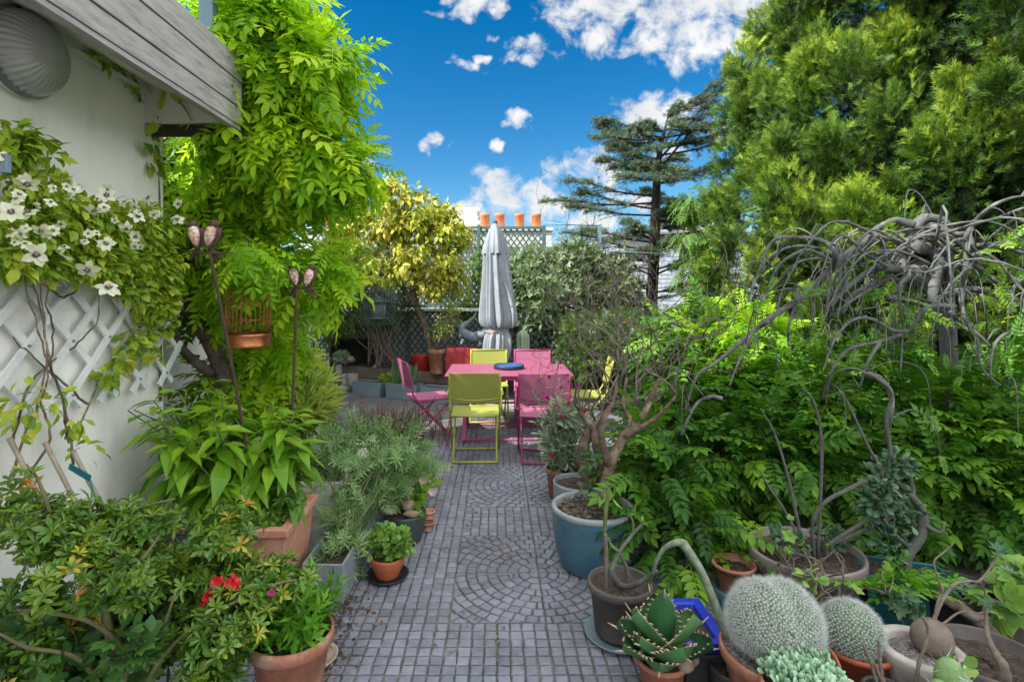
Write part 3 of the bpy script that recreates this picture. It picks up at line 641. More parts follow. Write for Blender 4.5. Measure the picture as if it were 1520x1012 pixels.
def chair(label, mm, fab, arms, group):
    """folding chair at the origin, facing +y"""
    t = thing('folding_chair', (0,0,0), label, 'chair', group); r = .0105; w = .235
    for s in (-1,1):
        m = MB(); x = s*w
        tube(m, smooth_path([[x,-.315,.855],[x,-.255,.60],[x,-.205,.45],[x,.20,.02]],5), r, 8); obj('back_leg', m, mm, t)
        m = MB(); x = s*(w-.028); tube(m, [[x,.215,.445],[x,.05,.30],[x,-.235,.012]], r, 8); obj('front_leg', m, mm, t)
        m = MB(); x = s*(w-.012); tube(m, [[x,-.215,.437],[x,.235,.447]], r*.9, 8); obj('seat_rail', m, mm, t)
        if arms:
            m = MB(); x = s*(w+.026); tube(m, smooth_path([[x,-.29,.66],[x,-.05,.655],[x,.13,.645],[x,.155,.62],[x,.15,.44]],5), r*.95, 8); tube(m, [[x,.15,.44],[s*(w-.02),.15,.443]], r*.8, 6); obj('armrest', m, mm, t)
    m = MB(); tube(m, [[-w+.028,-.235,.012],[w-.028,-.235,.012]], r, 8); obj('foot_bar', m, mm, t); m = MB(); tube(m, [[-w,.20,.016],[w,.20,.016]], r, 8); obj('foot_bar', m, mm, t)
    m = MB(); tube(m, [[-w,-.315,.855],[w,-.315,.855]], r*.85, 8); tube(m, [[-w,-.262,.625],[-w*.5,-.268,.607],[0,-.27,.60],[w*.5,-.268,.607],[w,-.262,.625]], r*.8, 8); tube(m, [[-w+.02,.225,.447],[w-.02,.225,.447]], r*.8, 6); tube(m, [[-w+.02,-.205,.437],[w-.02,-.205,.437]], r*.8, 6); obj('cross_bar', m, mm, t)
    m = MB(); n = 9; V = []
    for z in np.linspace(.575,.862,7):
        for u in np.linspace(-1,1,n): V.append([u*(w+.008), -.315+(.855-z)*.235-.014*(1-u*u)*(1-(z-.575)/.4), z])
    V = np.array(V); ii = np.arange(len(V)).reshape(7,n); f = np.stack([ii[:-1,:-1],ii[:-1,1:],ii[1:,1:],ii[1:,:-1]],-1).reshape(-1,4); m.add(V, f, 0, True); V2 = V-[0,.006,0]; m.add(V2, f[:,::-1], 0, True)
    obj('backrest', m, fab, t)
    m = MB(); V = []
    for y in np.linspace(-.215,.235,8):
        for u in np.linspace(-1,1,n): V.append([u*(w-.004), y, .449+.01*(y+.2)-.012*(1-u*u)])
    V = np.array(V); ii = np.arange(len(V)).reshape(8,n); f = np.stack([ii[:-1,:-1],ii[:-1,1:],ii[1:,1:],ii[1:,:-1]],-1).reshape(-1,4); m.add(V, f, 0, True); m.add(V-[0,0,.006], f[:,::-1], 0, True)
    obj('seat', m, fab, t); return t
grp = 'folding chairs round the pink table'
def seat_at(o, x, y, rz, label=None):
    o.location = (x, y, 0); o.rotation_euler = (0,0,rz)
    if label: o['label'] = label
def place(src, x, y, rz, label): c = copy_tree(src); seat_at(c, x, y, rz, label); return c
ga = chair('lime green armchair with its back to the path', K['limemetal'], K['limefab'], True, grp)
pa = chair('pink armchair with its back to the path, right of the lime one', K['pinkmetal'], K['pinkfab'], True, grp)
gn = chair('lime green chair on the far side of the table', K['limemetal'], K['limefab'], False, grp)
pn = chair('pink chair at the left end of the table, seen from the side', K['pinkmetal'], K['pinkfab'], False, grp)
seat_at(ga, -.215, 5.32, .02); seat_at(pa, .445, 5.28, -.03); seat_at(gn, -.10, 6.86, PI+.04); seat_at(pn, -.76, 6.10, -PI/2+.38)
place(pn, .46, 6.84, PI-.02, 'pink chair on the far side of the table'); place(gn, 1.0, 6.24, PI/2-.1, 'lime green chair at the right end, behind the bare shrub')

u0 = P(735,436,7.55)*[1,1,0]; um = thing('parasol', u0, 'closed grey canvas parasol tied shut behind the table', 'parasol')
m = MB(); tube(m, [u0+[0,0,.06], u0+[0,0,2.6]], .025, 12); obj('pole', m, K['greywood'], um)
m = MB(); box(m, u0[0]-.28,u0[0]+.28,u0[1]-.28,u0[1]+.28,0,.06); lathe(m, [(.05,.06),(.045,.3),(.03,.31)], u0, 16); obj('base', m, K['stone'], um, .01)
def uz(py): return H-(py-CY)*7.55/F
s_ = 7.55/F
prof = [(535,15),(528,17),(515,18),(500,17),(493,15),(488,15),(484,20),(475,23.5),(460,22.5),(440,20.5),(420,18.5),(400,17),(385,15.5),(370,14),(352,10),(338,5),(333,2)]
rs = np.random.RandomState(4); ph = rs.rand(20)*6
def folds(i, a):
    amp = np.interp(i, [0,3,4,5,6,8,13,16], [.30,.26,.14,.14,.30,.28,.20,.02])
    return 1 + amp*(.55*np.sin(8*a+ph[0]+.12*i)+.4*np.sin(13*a+ph[1]-.10*i)+.3*np.sin(21*a+ph[2]+.07*i)) + .07*np.cos(a-.3)*(i<12)
pr = smooth_path([(r*s_, uz(y), 0) for y, r in prof], 3)[:,:2]
m = MB(); lathe(m, pr, u0+[.012,0,0], 150, wob=lambda i,a: folds(i/3., a)); V_ = m.V[-1]; V_[:,0] += np.interp(V_[:,2], [uz(535),uz(480),uz(440),uz(345),uz(330)], [.0,.035,.01,-.03,0])
obj('canopy', m, K['canvas'], um)
m = MB(); pr2 = smooth_path([(22.5*s_, uz(468),0),(22*s_, uz(460),0),(14*s_,uz(390),0)],3)[:,:2]
V = []   # loose flap hanging out on the right
for k, t in enumerate(np.linspace(0,1,9)):
    for u in np.linspace(0,1,6): V.append(P(750+ (10*t+6*math.sin(t*3))*1.0 + u*(-14+8*t), 420+ t*68 - 10*u*t, 7.36+.1*u+.02*math.sin(6*t+4*u)))
V = np.array(V); ii = np.arange(54).reshape(9,6); m.add(V, np.stack([ii[:-1,:-1],ii[:-1,1:],ii[1:,1:],ii[1:,:-1]],-1).reshape(-1,4), 0, True); m.add(V+[0,.006,0], np.stack([ii[:-1,:-1],ii[1:,:-1],ii[1:,1:],ii[:-1,1:]],-1).reshape(-1,4), 0, True); obj('loose_flap', m, K['canvas'], um)
m = MB(); lathe(m, smooth_path([(16*s_,uz(378),0),(15.5*s_,uz(370),0),(12.5*s_,uz(355),0),(7*s_,uz(340),0),(3*s_,uz(332),0)],3)[:,:2], u0+[0,0,.01], 90, wob=lambda i,a: 1+np.interp(i,[0,6,12],[.22,.14,.02])*(np.sin(4*a+1)+.5*np.sin(9*a)+.3*np.sin(17*a))); obj('vent_cap', m, K['canvas'], um)
m = MB(); lathe(m, [(.03,0),(.036,.01),(.03,.05),(.012,.065),(.001,.067)], u0+[0,0,uz(334)], 16); obj('finial', m, K['navy'], um)
m = MB(); lathe(m, [(.150,-.008),(.155,0),(.150,.008),(.143,0),(.150,-.008)], u0+[.012,0,uz(491)], 40); obj('tie_cord', m, K['terrapale'], um)
# ================================================================== plants, left side
RS = np.random.RandomState
pin = [pinnate_t(7,.30,.185,.35,RS(i)) for i in range(4)]; pinf = [pinnate_t(5,.33,.20,.3,RS(i+9),True) for i in range(3)]
lf = leaf_t(); lan = leaf_t(.14,.04,.35)
G = dict(
 wist = leafmat('wisteria_leaf', [(.09,.23,.008),(.23,.45,.014),(.38,.58,.02),(.50,.66,.035)], trans=.5),
 robin = leafmat('robinia_leaf', [(.017,.062,.010),(.042,.14,.014),(.105,.25,.02),(.22,.40,.03)], [0,.4,.75,1], trans=.35),
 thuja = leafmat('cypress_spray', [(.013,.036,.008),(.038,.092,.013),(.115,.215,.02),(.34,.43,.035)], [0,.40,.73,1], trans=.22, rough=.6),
 cedar = leafmat('cedar_needle', [(.026,.055,.032),(.06,.11,.055),(.12,.18,.08)], trans=.1, rough=.6),
 yellow = leafmat('golden_leaf', [(.14,.21,.02),(.28,.34,.035),(.43,.42,.06),(.54,.46,.12)], trans=.3),
 viburnum = leafmat('viburnum_leaf', [(.035,.08,.03),(.10,.17,.075),(.22,.29,.16)], trans=.2, back=(.26,.32,.22)),
 mound = leafmat('juniper_leaf', [(.02,.055,.010),(.045,.11,.014),(.10,.20,.02)], trans=.3),
 pale = leafmat('pale_leaf', [(.07,.17,.03),(.14,.27,.05),(.22,.36,.08)], trans=.4),
 olean = leafmat('oleander_leaf', [(.18,.29,.045),(.33,.43,.08),(.46,.53,.15)], trans=.35),
 lance = leafmat('lance_leaf', [(.08,.21,.012),(.16,.34,.018),(.26,.44,.03)], trans=.4, rough=.38, spec=.4),
 rosem = leafmat('grey_green_leaf', [(.09,.20,.07),(.19,.33,.13),(.32,.44,.22)], trans=.25),
 heath = leafmat('red_brown_tip', [(.07,.035,.03),(.14,.06,.045),(.17,.12,.06)], trans=.2),
 azal = leafmat('azalea_leaf', [(.035,.10,.014),(.08,.19,.02),(.18,.28,.03),(.42,.40,.04),(.45,.16,.04)], [0,.42,.80,.93,1], trans=.3, rough=.3, spec=.5),
 geran = leafmat('geranium_leaf', [(.02,.07,.018),(.05,.13,.03),(.09,.19,.04)], trans=.25),
 bright = leafmat('bright_leaf', [(.05,.17,.010),(.10,.27,.02),(.17,.36,.03)], trans=.3),
 mint = leafmat('mint_leaf', [(.07,.18,.03),(.15,.29,.055),(.25,.40,.09)], trans=.3),
 clem = leafmat('clematis_leaf', [(.12,.25,.025),(.29,.43,.04),(.46,.55,.06),(.52,.48,.07),(.34,.16,.06)], [0,.4,.8,.95,1], trans=.35),
 iris = leafmat('iris_blade', [(.06,.15,.05),(.14,.26,.10)], trans=.3),
 silver = leafmat('silver_leaf', [(.16,.24,.15),(.29,.38,.26),(.42,.48,.36)], trans=.25),
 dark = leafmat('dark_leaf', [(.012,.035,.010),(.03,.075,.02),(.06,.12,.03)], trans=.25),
 jade = leafmat('jade_leaf', [(.03,.085,.04),(.07,.145,.075),(.14,.23,.13)], trans=.15),
 succ = leafmat('mint_succulent', [(.16,.33,.19),(.29,.47,.30),(.42,.57,.42)], trans=.15),
 bud = leafmat('yellow_bud', [(.28,.28,.03),(.45,.42,.05)], trans=.3),
)
def stems(mb, base, tips, r, rs, mat=0, sag=.06, n=5, k=5):
    for q in tips:
        base_ = base if np.ndim(base) == 1 else base[rs.randint(len(base))]
        mid = (base_+q)/2 + sag*rs.randn(3)*[1,1,.5]; tube(mb, smooth_path([base_, mid, q], k), np.linspace(r, r*.5, 2*k+1), n, mat)

# --- wisteria over the eaves
wis = thing('wisteria', P(340,600,3.75)*[1,1,0], 'bright green wisteria climbing past the plank eaves', 'climber')
m = MB()
tube(m, smooth_path([P(345,690,3.75)*[1,1,0], P(338,600,3.72), P(318,520,3.65), P(282,462,3.6), P(262,410,3.55), P(275,350,3.5), P(312,285,3.4), P(318,255,3.35), P(325,215,3.35), P(345,175,3.3), P(395,110,3.3), P(450,60,3.3)], 6), np.linspace(.062,.022,67), 10, lump=.15)
tube(m, smooth_path([P(316,255,3.35), P(298,225,3.3), P(292,195,3.25), P(290,165,3.2)]), np.linspace(.03,.018,19), 8, lump=.15)
tube(m, smooth_path([P(330,560,3.75), P(300,545,3.6), P(262,505,3.5), P(250,440,3.5)]), np.linspace(.04,.02,19), 8, lump=.15)
tube(m, smooth_path([P(300,330,3.45), P(255,345,3.3), P(235,352,3.2)]), np.linspace(.025,.012,13), 8)
tube(m, smooth_path([P(330,205,3.35), P(400,190,3.4), P(480,215,3.4), P(560,270,3.4)]), np.linspace(.022,.006,19), 8)
tube(m, smooth_path([P(300,400,3.55), P(370,390,3.5), P(440,395,3.5), P(500,425,3.5)]), np.linspace(.02,.005,19), 8)
obj('trunk', m, K['bark'], wis)
rs = RS(11); m = MB()
top = [E(395,50,3.3,70,60,.45),E(415,110,3.3,85,72,.45),E(395,190,3.4,75,62,.4),E(435,205,3.35,75,52,.35),E(490,248,3.4,48,28,.25),E(350,60,3.3,30,60,.25),E(475,105,3.3,40,36,.25),E(420,245,3.4,62,32,.3),E(330,15,3.3,50,40,.3),E(400,0,3.3,62,30,.4)]
leafage(m, top, 2300, pin+pinf, .25, rs, 150, .14, droop=.55, out=.8, rand=.6, tone=.45, svar=.6, rndout=.35)
midl = [E(335,400,3.6,75,50,.3),E(420,400,3.5,70,35,.3),E(470,405,3.45,34,25,.2),E(290,290,3.55,42,70,.25),E(350,340,3.6,35,35,.3),E(330,270,3.5,35,35,.3),E(470,375,3.5,40,25,.2)]
leafage(m, midl, 560, pin+pinf, .26, rs, 80, .14, droop=.5, out=.8, rand=.6, tone=.4, svar=.6)
low = [E(350,580,3.9,65,45,.3),E(400,530,3.9,38,30,.3),E(400,500,3.9,55,30,.25)]
leafage(m, low, 330, pin+pinf, .24, rs, 40, .13, droop=.4, out=.8, rand=.6, tone=.4, svar=.6, zmin=.1)
leafage(m, [E(368,378,2.9,40,12,.1),E(350,368,2.9,40,18,.12)], 45, pin+pinf, .2, rs, 12, .08, droop=.6, tone=.3)
obj('foliage', m, G['wist'], wis)
# deep shade leaves behind
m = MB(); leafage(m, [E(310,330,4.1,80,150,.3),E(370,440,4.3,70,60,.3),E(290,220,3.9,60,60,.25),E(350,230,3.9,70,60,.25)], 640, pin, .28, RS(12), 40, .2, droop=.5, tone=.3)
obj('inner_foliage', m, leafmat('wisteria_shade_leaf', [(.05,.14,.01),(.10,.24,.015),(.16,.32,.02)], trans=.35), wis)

# --- vine shoot on the wall
vs = thing('vine_shoot', P(235,290,3.0), 'thin vine shoot climbing the white wall to the eaves', 'climber')
m = MB(); pth = smooth_path([[-1.885,3.02,1.0], P(236,290,3.03), P(222,215,2.98), P(205,150,2.90), P(180,108,2.72), P(150,92,2.55), P(135,85,2.48)], 8); tube(m, pth, np.linspace(.008,.003,len(pth)), 6); obj('stem', m, K['greenstem'], vs)
m = MB(); rs = RS(5); idx = rs.randint(14, len(pth), 34); 
inst(m, [leaf_t(.24,.05,.4)], pth[idx]+[.02,0,0], np.c_[.3+.5*rs.rand(34), .8*rs.randn(34), -.5+.6*rs.randn(34)], np.c_[np.ones(34), .4*rs.randn(34,2)], .045+.04*rs.rand(34), None, 0, rs)
for q, n_ in ((P(232,168,2.9),7),(P(220,235,2.95),8),(P(262,150,2.88),4)):
    inst(m, [leaf_t(.2,.05,.35)], np.repeat(q[None],n_,0)+.02*rs.randn(n_,3), np.c_[.5+.5*rs.randn(n_), .5*rs.randn(n_), -.3+.5*rs.randn(n_)], np.c_[np.ones(n_), .5*rs.randn(n_,2)], .10+.07*rs.rand(n_), None, 0, rs)
obj('foliage', m, G['clem'], vs)

# --- clematis on the trellis
cl = thing('clematis', [-1.80,2.0,0], 'white flowered clematis covering the top of the trellis', 'climber')
wallx = lambda px, py, x=-1.8: P(px, py, -x*F/(CX-px))
m = MB(); rs = RS(21)
for pts in (((12,720),(40,640),(70,560),(62,470),(50,400),(60,300)),((30,720),(75,650),(60,590),(80,500),(70,440),(110,380)),((110,690),(95,600),(70,520),(62,430),(45,330)),((100,650),(90,580),(70,540),(40,430),(20,300)),((20,660),(45,570),(100,520),(140,480),(150,400)),((60,420),(100,440),(130,400),(170,330),(240,330)),((130,600),(60,540),(20,500)),((150,560),(110,650),(95,640))):
    p = smooth_path([wallx(a, b, -1.78+.05*rs.randn()) for a, b in pts], 6); p += .003*rs.randn(*p.shape); tube(m, p, np.linspace(.0052,.0022,len(p)), 6, lump=.25)
obj('stem', m, K['tanbark'], cl)
m = MB(); bl = []
for a, b, rx, ry in ((20,215,30,28),(30,270,45,38),(90,300,60,38),(60,345,75,40),(150,335,60,42),(215,335,45,40),(170,385,65,35),(235,385,38,45),(245,440,22,40),(40,385,45,25),(110,390,60,22),(200,430,16,16)):
    c = wallx(a, b, -1.72); d = c[1]; bl.append((c, np.array([.10, rx*sc(d)*1.3, ry*sc(d)])))
leafage(m, bl, 6000, [leaf_t(.3,.06,.3), leaf_t(.22,.05,.2), mini_t(.24)], .043, rs, 190, .065, droop=.35, out=.6, rand=.8, tone=.5, svar=.9, bias=[.3,0,0], shell=.7)
for a, b in ((215,460),(210,490),(228,520),(180,535),(170,555),(245,480),(200,505),(15,205),(50,210),(80,235)):
    c = wallx(a, b, -1.80); leafage(m, [(c, np.array([.05,.07,.05]))], 26, [leaf_t(.3,.06,.3)], .055, rs, 4, .05, droop=.3)
for a, b in ((30,595),(75,600),(110,625),(130,670),(45,620)): leafage(m, [(wallx(a,b,-1.74), np.array([.06,.06,.04]))], 16, [leaf_t(.25,.06,.3)], .05, rs, 4, .05, tone=.1)
obj('foliage', m, G['clem'], cl)
pet = leaf_t(.36,.04,.25,((.36,.88),(.70,.84)))
fl = [(55,378,24),(95,381,20),(130,400,22),(161,428,24),(157,362,17),(40,273,23),(16,316,24),(42,316,20),(61,342,19),(158,290,18),(204,322,17),(140,312,15),(221,294,16),(263,326,14),(264,302,11),(107,281,15),(5,232,12),(186,300,12),(75,300,12)]
for a_, b_ in zip(rs.rand(36), rs.rand(36)): fl.append((8+250*a_, 255+60*a_*.6+125*b_*(1-.35*a_), 7+7*rs.rand()))
for i, (a, b, r) in enumerate(fl):
    c = wallx(a, b, -1.61+.02*rs.rand()); s = r*sc(c[1])*.76; nrmv = nrm(np.array([.55+.5*rs.randn(), -.75, .15+.55*rs.randn()]))
    u = nrm(np.cross(nrmv, [0,0,1])); w = np.cross(u, nrmv); m = MB(); a0 = rs.rand()*6; kk = rs.randint(5,8)
    cup = .05+.5*rs.rand()**2; D = np.array([u*math.cos(t)+w*math.sin(t)+nrmv*(cup+.25*rs.randn()*.6) for t in a0+np.arange(kk)*2*PI/kk+.15*rs.randn(kk)])
    inst(m, pet, np.repeat(c[None],kk,0), D, np.repeat(nrmv[None],kk,0), s*(.9+.2*rs.rand(kk)), None, 0, rs)
    f = obj('flower', m, K['petalw'], cl)
    m = MB(); t = rs.rand(34)*2*PI; e = .12+.14*rs.rand(34)
    for j in range(34):
        dr_ = u*math.cos(t[j])+w*math.sin(t[j]); tube(m, [c+nrmv*s*.05, c+dr_*s*e[j]*1.3+nrmv*s*.2], [s*.03, s*.022], 4)
    ball(m, c+nrmv*s*.16, s*.13, 8, 6, 1)
    obj('stamen', m, [K['petalp'], G['bud']], f)
# --- bamboo canes, plant tag, planter under the azalea
for i, (a, b, lb) in enumerate((((14,650,1.95),(90,800,1.9),'leftmost bamboo cane leaning against the white wall'),((67,657,2.05),(140,800,1.95),'middle bamboo cane leaning below the trellis'),((108,669,2.1),(165,775,2.0),'rightmost bamboo cane, beside the dark plant tag'))):
    p, q = P(*a), P(*b); q2 = p+(q-p)*((p[2]-.35)/(p[2]-q[2])); m = MB(); pts = np.array([p+(q2-p)*t for t in np.linspace(0,1,19)]); tube(m, pts, .0085+.0015*(np.arange(19)%6==0), 8)
    tag(obj('bamboo_cane', m, K['bamboo']), lb, 'cane', 'bamboo canes in the azalea trough')
q = P(115,704,1.98); m = MB(); hexa(m, [q+np.array(v) for v in ((-.035,0,.02),(.03,.02,-.035),(.032,.022,-.012),(-.03,.002,.04),(-.035,.004,.02),(.03,.024,-.035),(.032,.026,-.012),(-.03,.006,.04))]); tube(m, [q+[.03,.02,-.025], q+[.07,.05,-.25]], .003, 5)
tag(obj('plant_tag', m, K['teal']), 'small dark teal plant tag among the canes', 'plant tag')
at_ = planter('trough', [-1.66,1.62,0], .44, .9, .42, .12, K['zinc'], 'grey zinc trough holding the azalea by the wall', 'trough')
az = thing('azalea', P(170,1010,1.75)*[1,1,0]+[0,0,.45], 'glossy dark green azalea bush with some yellow leaves, lower left', 'shrub')
m = MB(); rs = RS(31); b0 = P(172,1060,1.75)
for pts, r in (([b0, P(165,960,1.72), P(150,890,1.7), P(118,840,1.7), P(90,810,1.7), P(50,760,1.7)],.016),([b0, P(185,975,1.73), P(140,925,1.68), P(70,908,1.62), P(20,905,1.6)],.012),([P(165,960,1.72),P(200,900,1.8),P(250,850,1.85),P(330,800,1.95)],.009),([b0,P(200,960,1.75),P(240,930,1.75),P(260,880,1.75)],.010),([P(120,840,1.7),P(110,800,1.75),P(180,760,1.85),P(260,740,1.95)],.008),([b0+[.08,0,0],P(230,990,1.75),P(300,920,1.8),P(400,870,1.9),P(440,860,1.95)],.009),([P(90,810,1.7),P(60,720,1.75),P(40,690,1.75)],.008),([b0,P(120,980,1.65),P(40,960,1.55),P(0,940,1.5)],.009),([P(150,890,1.7),P(210,830,1.75),P(240,790,1.8)],.008)):
    p = smooth_path(pts, 6); tube(m, p, np.linspace(r, r*.4, len(p)), 8, lump=.15)
obj('branch', m, K['olivebark'], az)
m = MB(); ab = [E(30,735,1.75,40,28,.12),E(60,780,1.7,70,40,.18),E(140,800,1.78,60,45,.18),E(215,775,1.9,65,25,.15),E(330,790,1.95,55,20,.12),E(200,850,1.8,75,50,.2),E(300,845,1.95,75,40,.2),E(385,860,1.95,50,35,.15),E(60,860,1.6,65,35,.18),E(70,930,1.8,60,40,.15),E(250,940,1.85,75,40,.15),E(340,910,1.85,70,50,.18),E(30,985,1.6,50,25,.1),E(230,1005,1.75,60,20,.1),E(310,995,1.8,50,25,.12),E(430,880,1.98,35,16,.08)]
ros = [multi([(leaf_t(.17,.05,.25,((.35,.6),(.72,1.))), np.array([0,.1*RS(i+j).rand(),0]), [math.cos(j*2.4+i), .35+.8*j/8, math.sin(j*2.4+i)], [0,1,0], 1.1-.45*j/8) for j in range(7)]) for i in range(4)]
leafage(m, ab, 1750, ros, .040, rs, 150, .075, droop=-.5, out=.5, rand=.6, tone=.25, svar=.5, shell=.6)
obj('foliage', m, G['azal'], az)
# --- geranium behind the azalea (lower left) with red flowers
ge = thing('geranium', P(330,960,2.05)*[1,1,0], 'red flowered geranium half hidden in the azalea', 'plant')
m = MB(); leafage(m, [E(200,960,1.95,120,50,.2),E(330,930,2.0,70,60,.2),E(250,890,2.0,90,40,.2),E(60,900,1.9,60,50,.1),E(120,960,1.68,120,55,.1),E(40,1000,1.6,60,30,.1)], 1000, [round_t(.5), palmate_t(5,.28)], .05, RS(32), 50, .08, droop=-.1, out=.6, rand=.5, tone=.3); obj('foliage', m, G['geran'], ge)
m = MB(); stems(m, np.array([P(300,1040,2.0), P(340,1030,2.02)]), [P(x,y,1.9) for x,y in ((315,890),(345,870),(405,880),(306,905))], .004, RS(3)); obj('stem', m, K['greenstem'], ge)
for x, y, r, mt in ((322,862,9,'redp'),(347,864,13,'redp'),(310,884,11,'redp'),(303,898,8,'redp'),(403,878,6,'magenta')):
    c = P(x,y,1.86); m = MB(); n = 34; u = nrm(RS(x).randn(n,3)*[1,.6,.8]+[0,-.6,.2])*RS(x+1).rand(n,1)**.4; inst(m, round_t(.5), c+u*r*sc(1.86)*.5, u+.3*RS(y).randn(n,3), np.c_[np.zeros(n),-np.ones(n),.3*np.ones(n)], r*sc(1.86)*.55); obj('flower', m, K[mt], ge)

# --- terracotta pot in front with a bright green plant
fp = thing('potted_plant', [-.79,2.07,0], 'bright green leafy plant in the large terracotta pot at the front left', 'potted plant')
pot('pot', [-.79,2.07,0], .158, .105, .31, K['terracotta'], '', t=fp)
m = MB(); rs = RS(41); sp = [sprig_t(20,.36,.15,i,.7) for i in range(4)]; base = np.array([-.79,2.07,.29]); n = 60
tips = np.array([P(428,905,2.07)+[.14*rs.randn(),.10*rs.randn(),0] for _ in range(n)]); bs = base+.07*rs.randn(n,3)*[1,1,.1]; D = tips-bs; D[:,2] = .12+.1*rs.rand(n)
inst(m, sp, bs, D, rs.randn(n,3), .17+.10*rs.rand(n), None, 0, rs)
leafage(m, [E(428,905,2.05,48,42,.12)], 420, [lan], .06, rs, 30, .06, droop=-.2, out=.7); obj('foliage', m, G['bright'], fp)
saucer([-.80,2.36,0], .10, K['beige'], 'beige saucer on the path behind the front terracotta pot')

# --- leafy plant in the square terracotta planter
tp = planter('planter', [-1.235,2.81,0], .42, .44, .47, .02, K['terrapale'], 'square pale terracotta planter with a lance leaved plant', taper=.80, wall=.03, rim=.018, soilz=.05)
lp = thing('leafy_plant', [-1.3,2.8,.42], 'tall plant of drooping lance shaped leaves in the square terracotta planter', 'plant')
m = MB(); ml = MB(); rs = RS(51); lfb = leaf_t(.17,.045,.45,((.25,.75),(.55,1.)))
for i in range(54):
    b = np.array([-1.32+.12*rs.randn(), 2.82+.09*rs.randn(), .43]); a = rs.rand()*2*PI; rr = .46*rs.rand()**.6
    tip = np.array([-1.43+rr*math.cos(a)*1.0, 2.80+rr*math.sin(a)*.6, .66+.50*rs.rand()**.7*(1-.3*(rr/.5)**2)])
    p = smooth_path([b, (b+tip)/2+[0,0,.08], tip], 6); tube(m, p, np.linspace(.005,.003,len(p)), 5)
    k = 13; id_ = np.linspace(4, len(p)-1, k).astype(int); aa = np.arange(k)*2.4+rs.rand()*6; t = np.linspace(0,1,k)
    inst(ml, lfb, p[id_], np.c_[np.cos(aa), np.sin(aa), -.25+.9*t**3], np.c_[.2*rs.randn(k,2), np.ones(k)], (.25-.13*t)*(.8+.4*rs.rand(k)), np.clip(.25+.5*t+.3*rs.randn(k)*.6,0,1), 0, rs)
obj('stem', m, K['greenstem'], lp); obj('foliage', ml, G['lance'], lp)
m = MB(); leafage(m, [E(425,745,2.75,35,22,.1),E(390,775,2.68,35,18,.08)], 130, ros, .055, RS(6), 16, .06, droop=-.3, zmin=.44)
tag(obj('seedling_tuft', m, G['azal']), 'low glossy tuft at the front edge of the square terracotta planter', 'plant')

# --- white planter with a mixed plant, zinc trough, grey-green bush
wp = planter('planter', [-1.22,3.72,0], .54, .86, .45, 0, K['whiteplastic'], 'white box planter behind the square terracotta one', taper=.97, wall=.025, soilz=.06)
m = MB(); rs = RS(61); leafage(m, [(np.array([-1.2,3.7,.52]), np.array([.24,.36,.12]))], 420, [lan, lf], .06, rs, 40, .08, droop=-.3, tone=.4, zmin=.40)
bd_ = thing('bedding_plant', [-1.2,3.7,.39], 'low grey green bedding plant in the white planter', 'plant'); obj('foliage', m, G['rosem'], bd_)
zt = planter('trough', [-.885,3.12,0], .215, .74, .22, -.02, K['zinc'], 'grey zinc trough with feathery stems beside the path', 'trough', taper=.93, soilz=.05)
rb = thing('feathery_shrub', [-.85,3.4,.18], 'grey green feathery shrub spilling from the zinc trough over the path', 'shrub')
m = MB(); ms = MB(); spr = [sprig_t(26,.5,.085,i,.35) for i in range(5)]
cls = [E(512,676,3.35,40,34,.18),E(560,690,3.45,55,48,.22),E(620,680,3.6,28,25,.12),E(520,640,3.5,40,22,.15),E(590,655,3.5,40,25,.15),E(550,735,3.3,38,30,.12),E(515,800,3.0,28,25,.1),E(505,770,3.1,35,30,.1)]
rs = RS(62); W_ = np.array([1.0,1.8,.6,.7,.9,.7,.5,.5]); W_ /= W_.sum()
n = 350; jj = rs.choice(len(cls), n, p=W_); u = nrm(rs.randn(n,3)); Pn = np.array([cls[j][0] for j in jj]) + u*np.array([cls[j][1] for j in jj])*(rs.rand(n)**.4)[:,None]
inst(m, spr, Pn-[0,0,.05], u*.9+np.array([.05,-.05,.25])+.45*rs.randn(n,3), rs.randn(n,3), .095+.06*rs.rand(n), None, 0, rs)
stems(ms, np.array([[-.88,3.0,.17],[-.88,3.2,.17],[-.86,3.4,.17]]), Pn[::7], .0045, rs, sag=.05)
obj('stem', ms, K['greenstem'], rb); obj('foliage', m, G['rosem'], rb)

# --- mint bowl, stones pot, saucers, nasturtium, heather
saucer([-.62,3.05,0], .120, K['blackplastic'], 'black saucer under the small orange bowl of mint')
mi = thing('potted_mint', [-.62,3.05,.008], 'small orange bowl of round leaved mint by the path', 'potted plant')
pot('pot', [-.62,3.05,.008], .098, .065, .115, K['orangepot'], '', t=mi, rim=0, soilz=.02)
m = MB(); rs = RS(71); leafage(m, [(np.array([-.62,3.05,.20]), np.array([.125,.11,.085]))], 430, [round_t(.42), round_t(.36)], .040, rs, 45, .045, droop=-.1, out=.5, rand=.5, tone=.2, zmin=.10); leafage(m, [(np.array([-.52,3.02,.19]), np.array([.05,.05,.06]))], 50, [round_t(.4)], .036, rs, 6, .04); obj('foliage', m, G['mint'], mi)
m = MB(); stems(m, np.array([-.62,3.05,.10]), [np.array([-.62+.1*rs.randn()*.8,3.05+.06*rs.randn(),.2]) for _ in range(16)], .0025, rs, sag=.02); obj('stem', m, K['greenstem'], mi)
dg = thing('potted_succulent', [-.60,3.50,0], 'dark green pot with brown stones and small succulents', 'potted plant')
pot('pot', [-.60,3.50,0], .14, .105, .19, K['darkgreen'], '', t=dg, rim=0, soilz=.02)
m = MB(); ball(m, P(606,749,3.46), (.040,.04,.038), lump=.12, seed=1); ball(m, P(611,762,3.42), (.05,.03,.022), lump=.2, seed=5); obj('brown_stone', m, K['brownstone'], dg)
m = MB(); ball(m, P(578,756,3.44), (.05,.045,.03), lump=.12, seed=2); obj('grey_stone', m, K['stone'], dg)
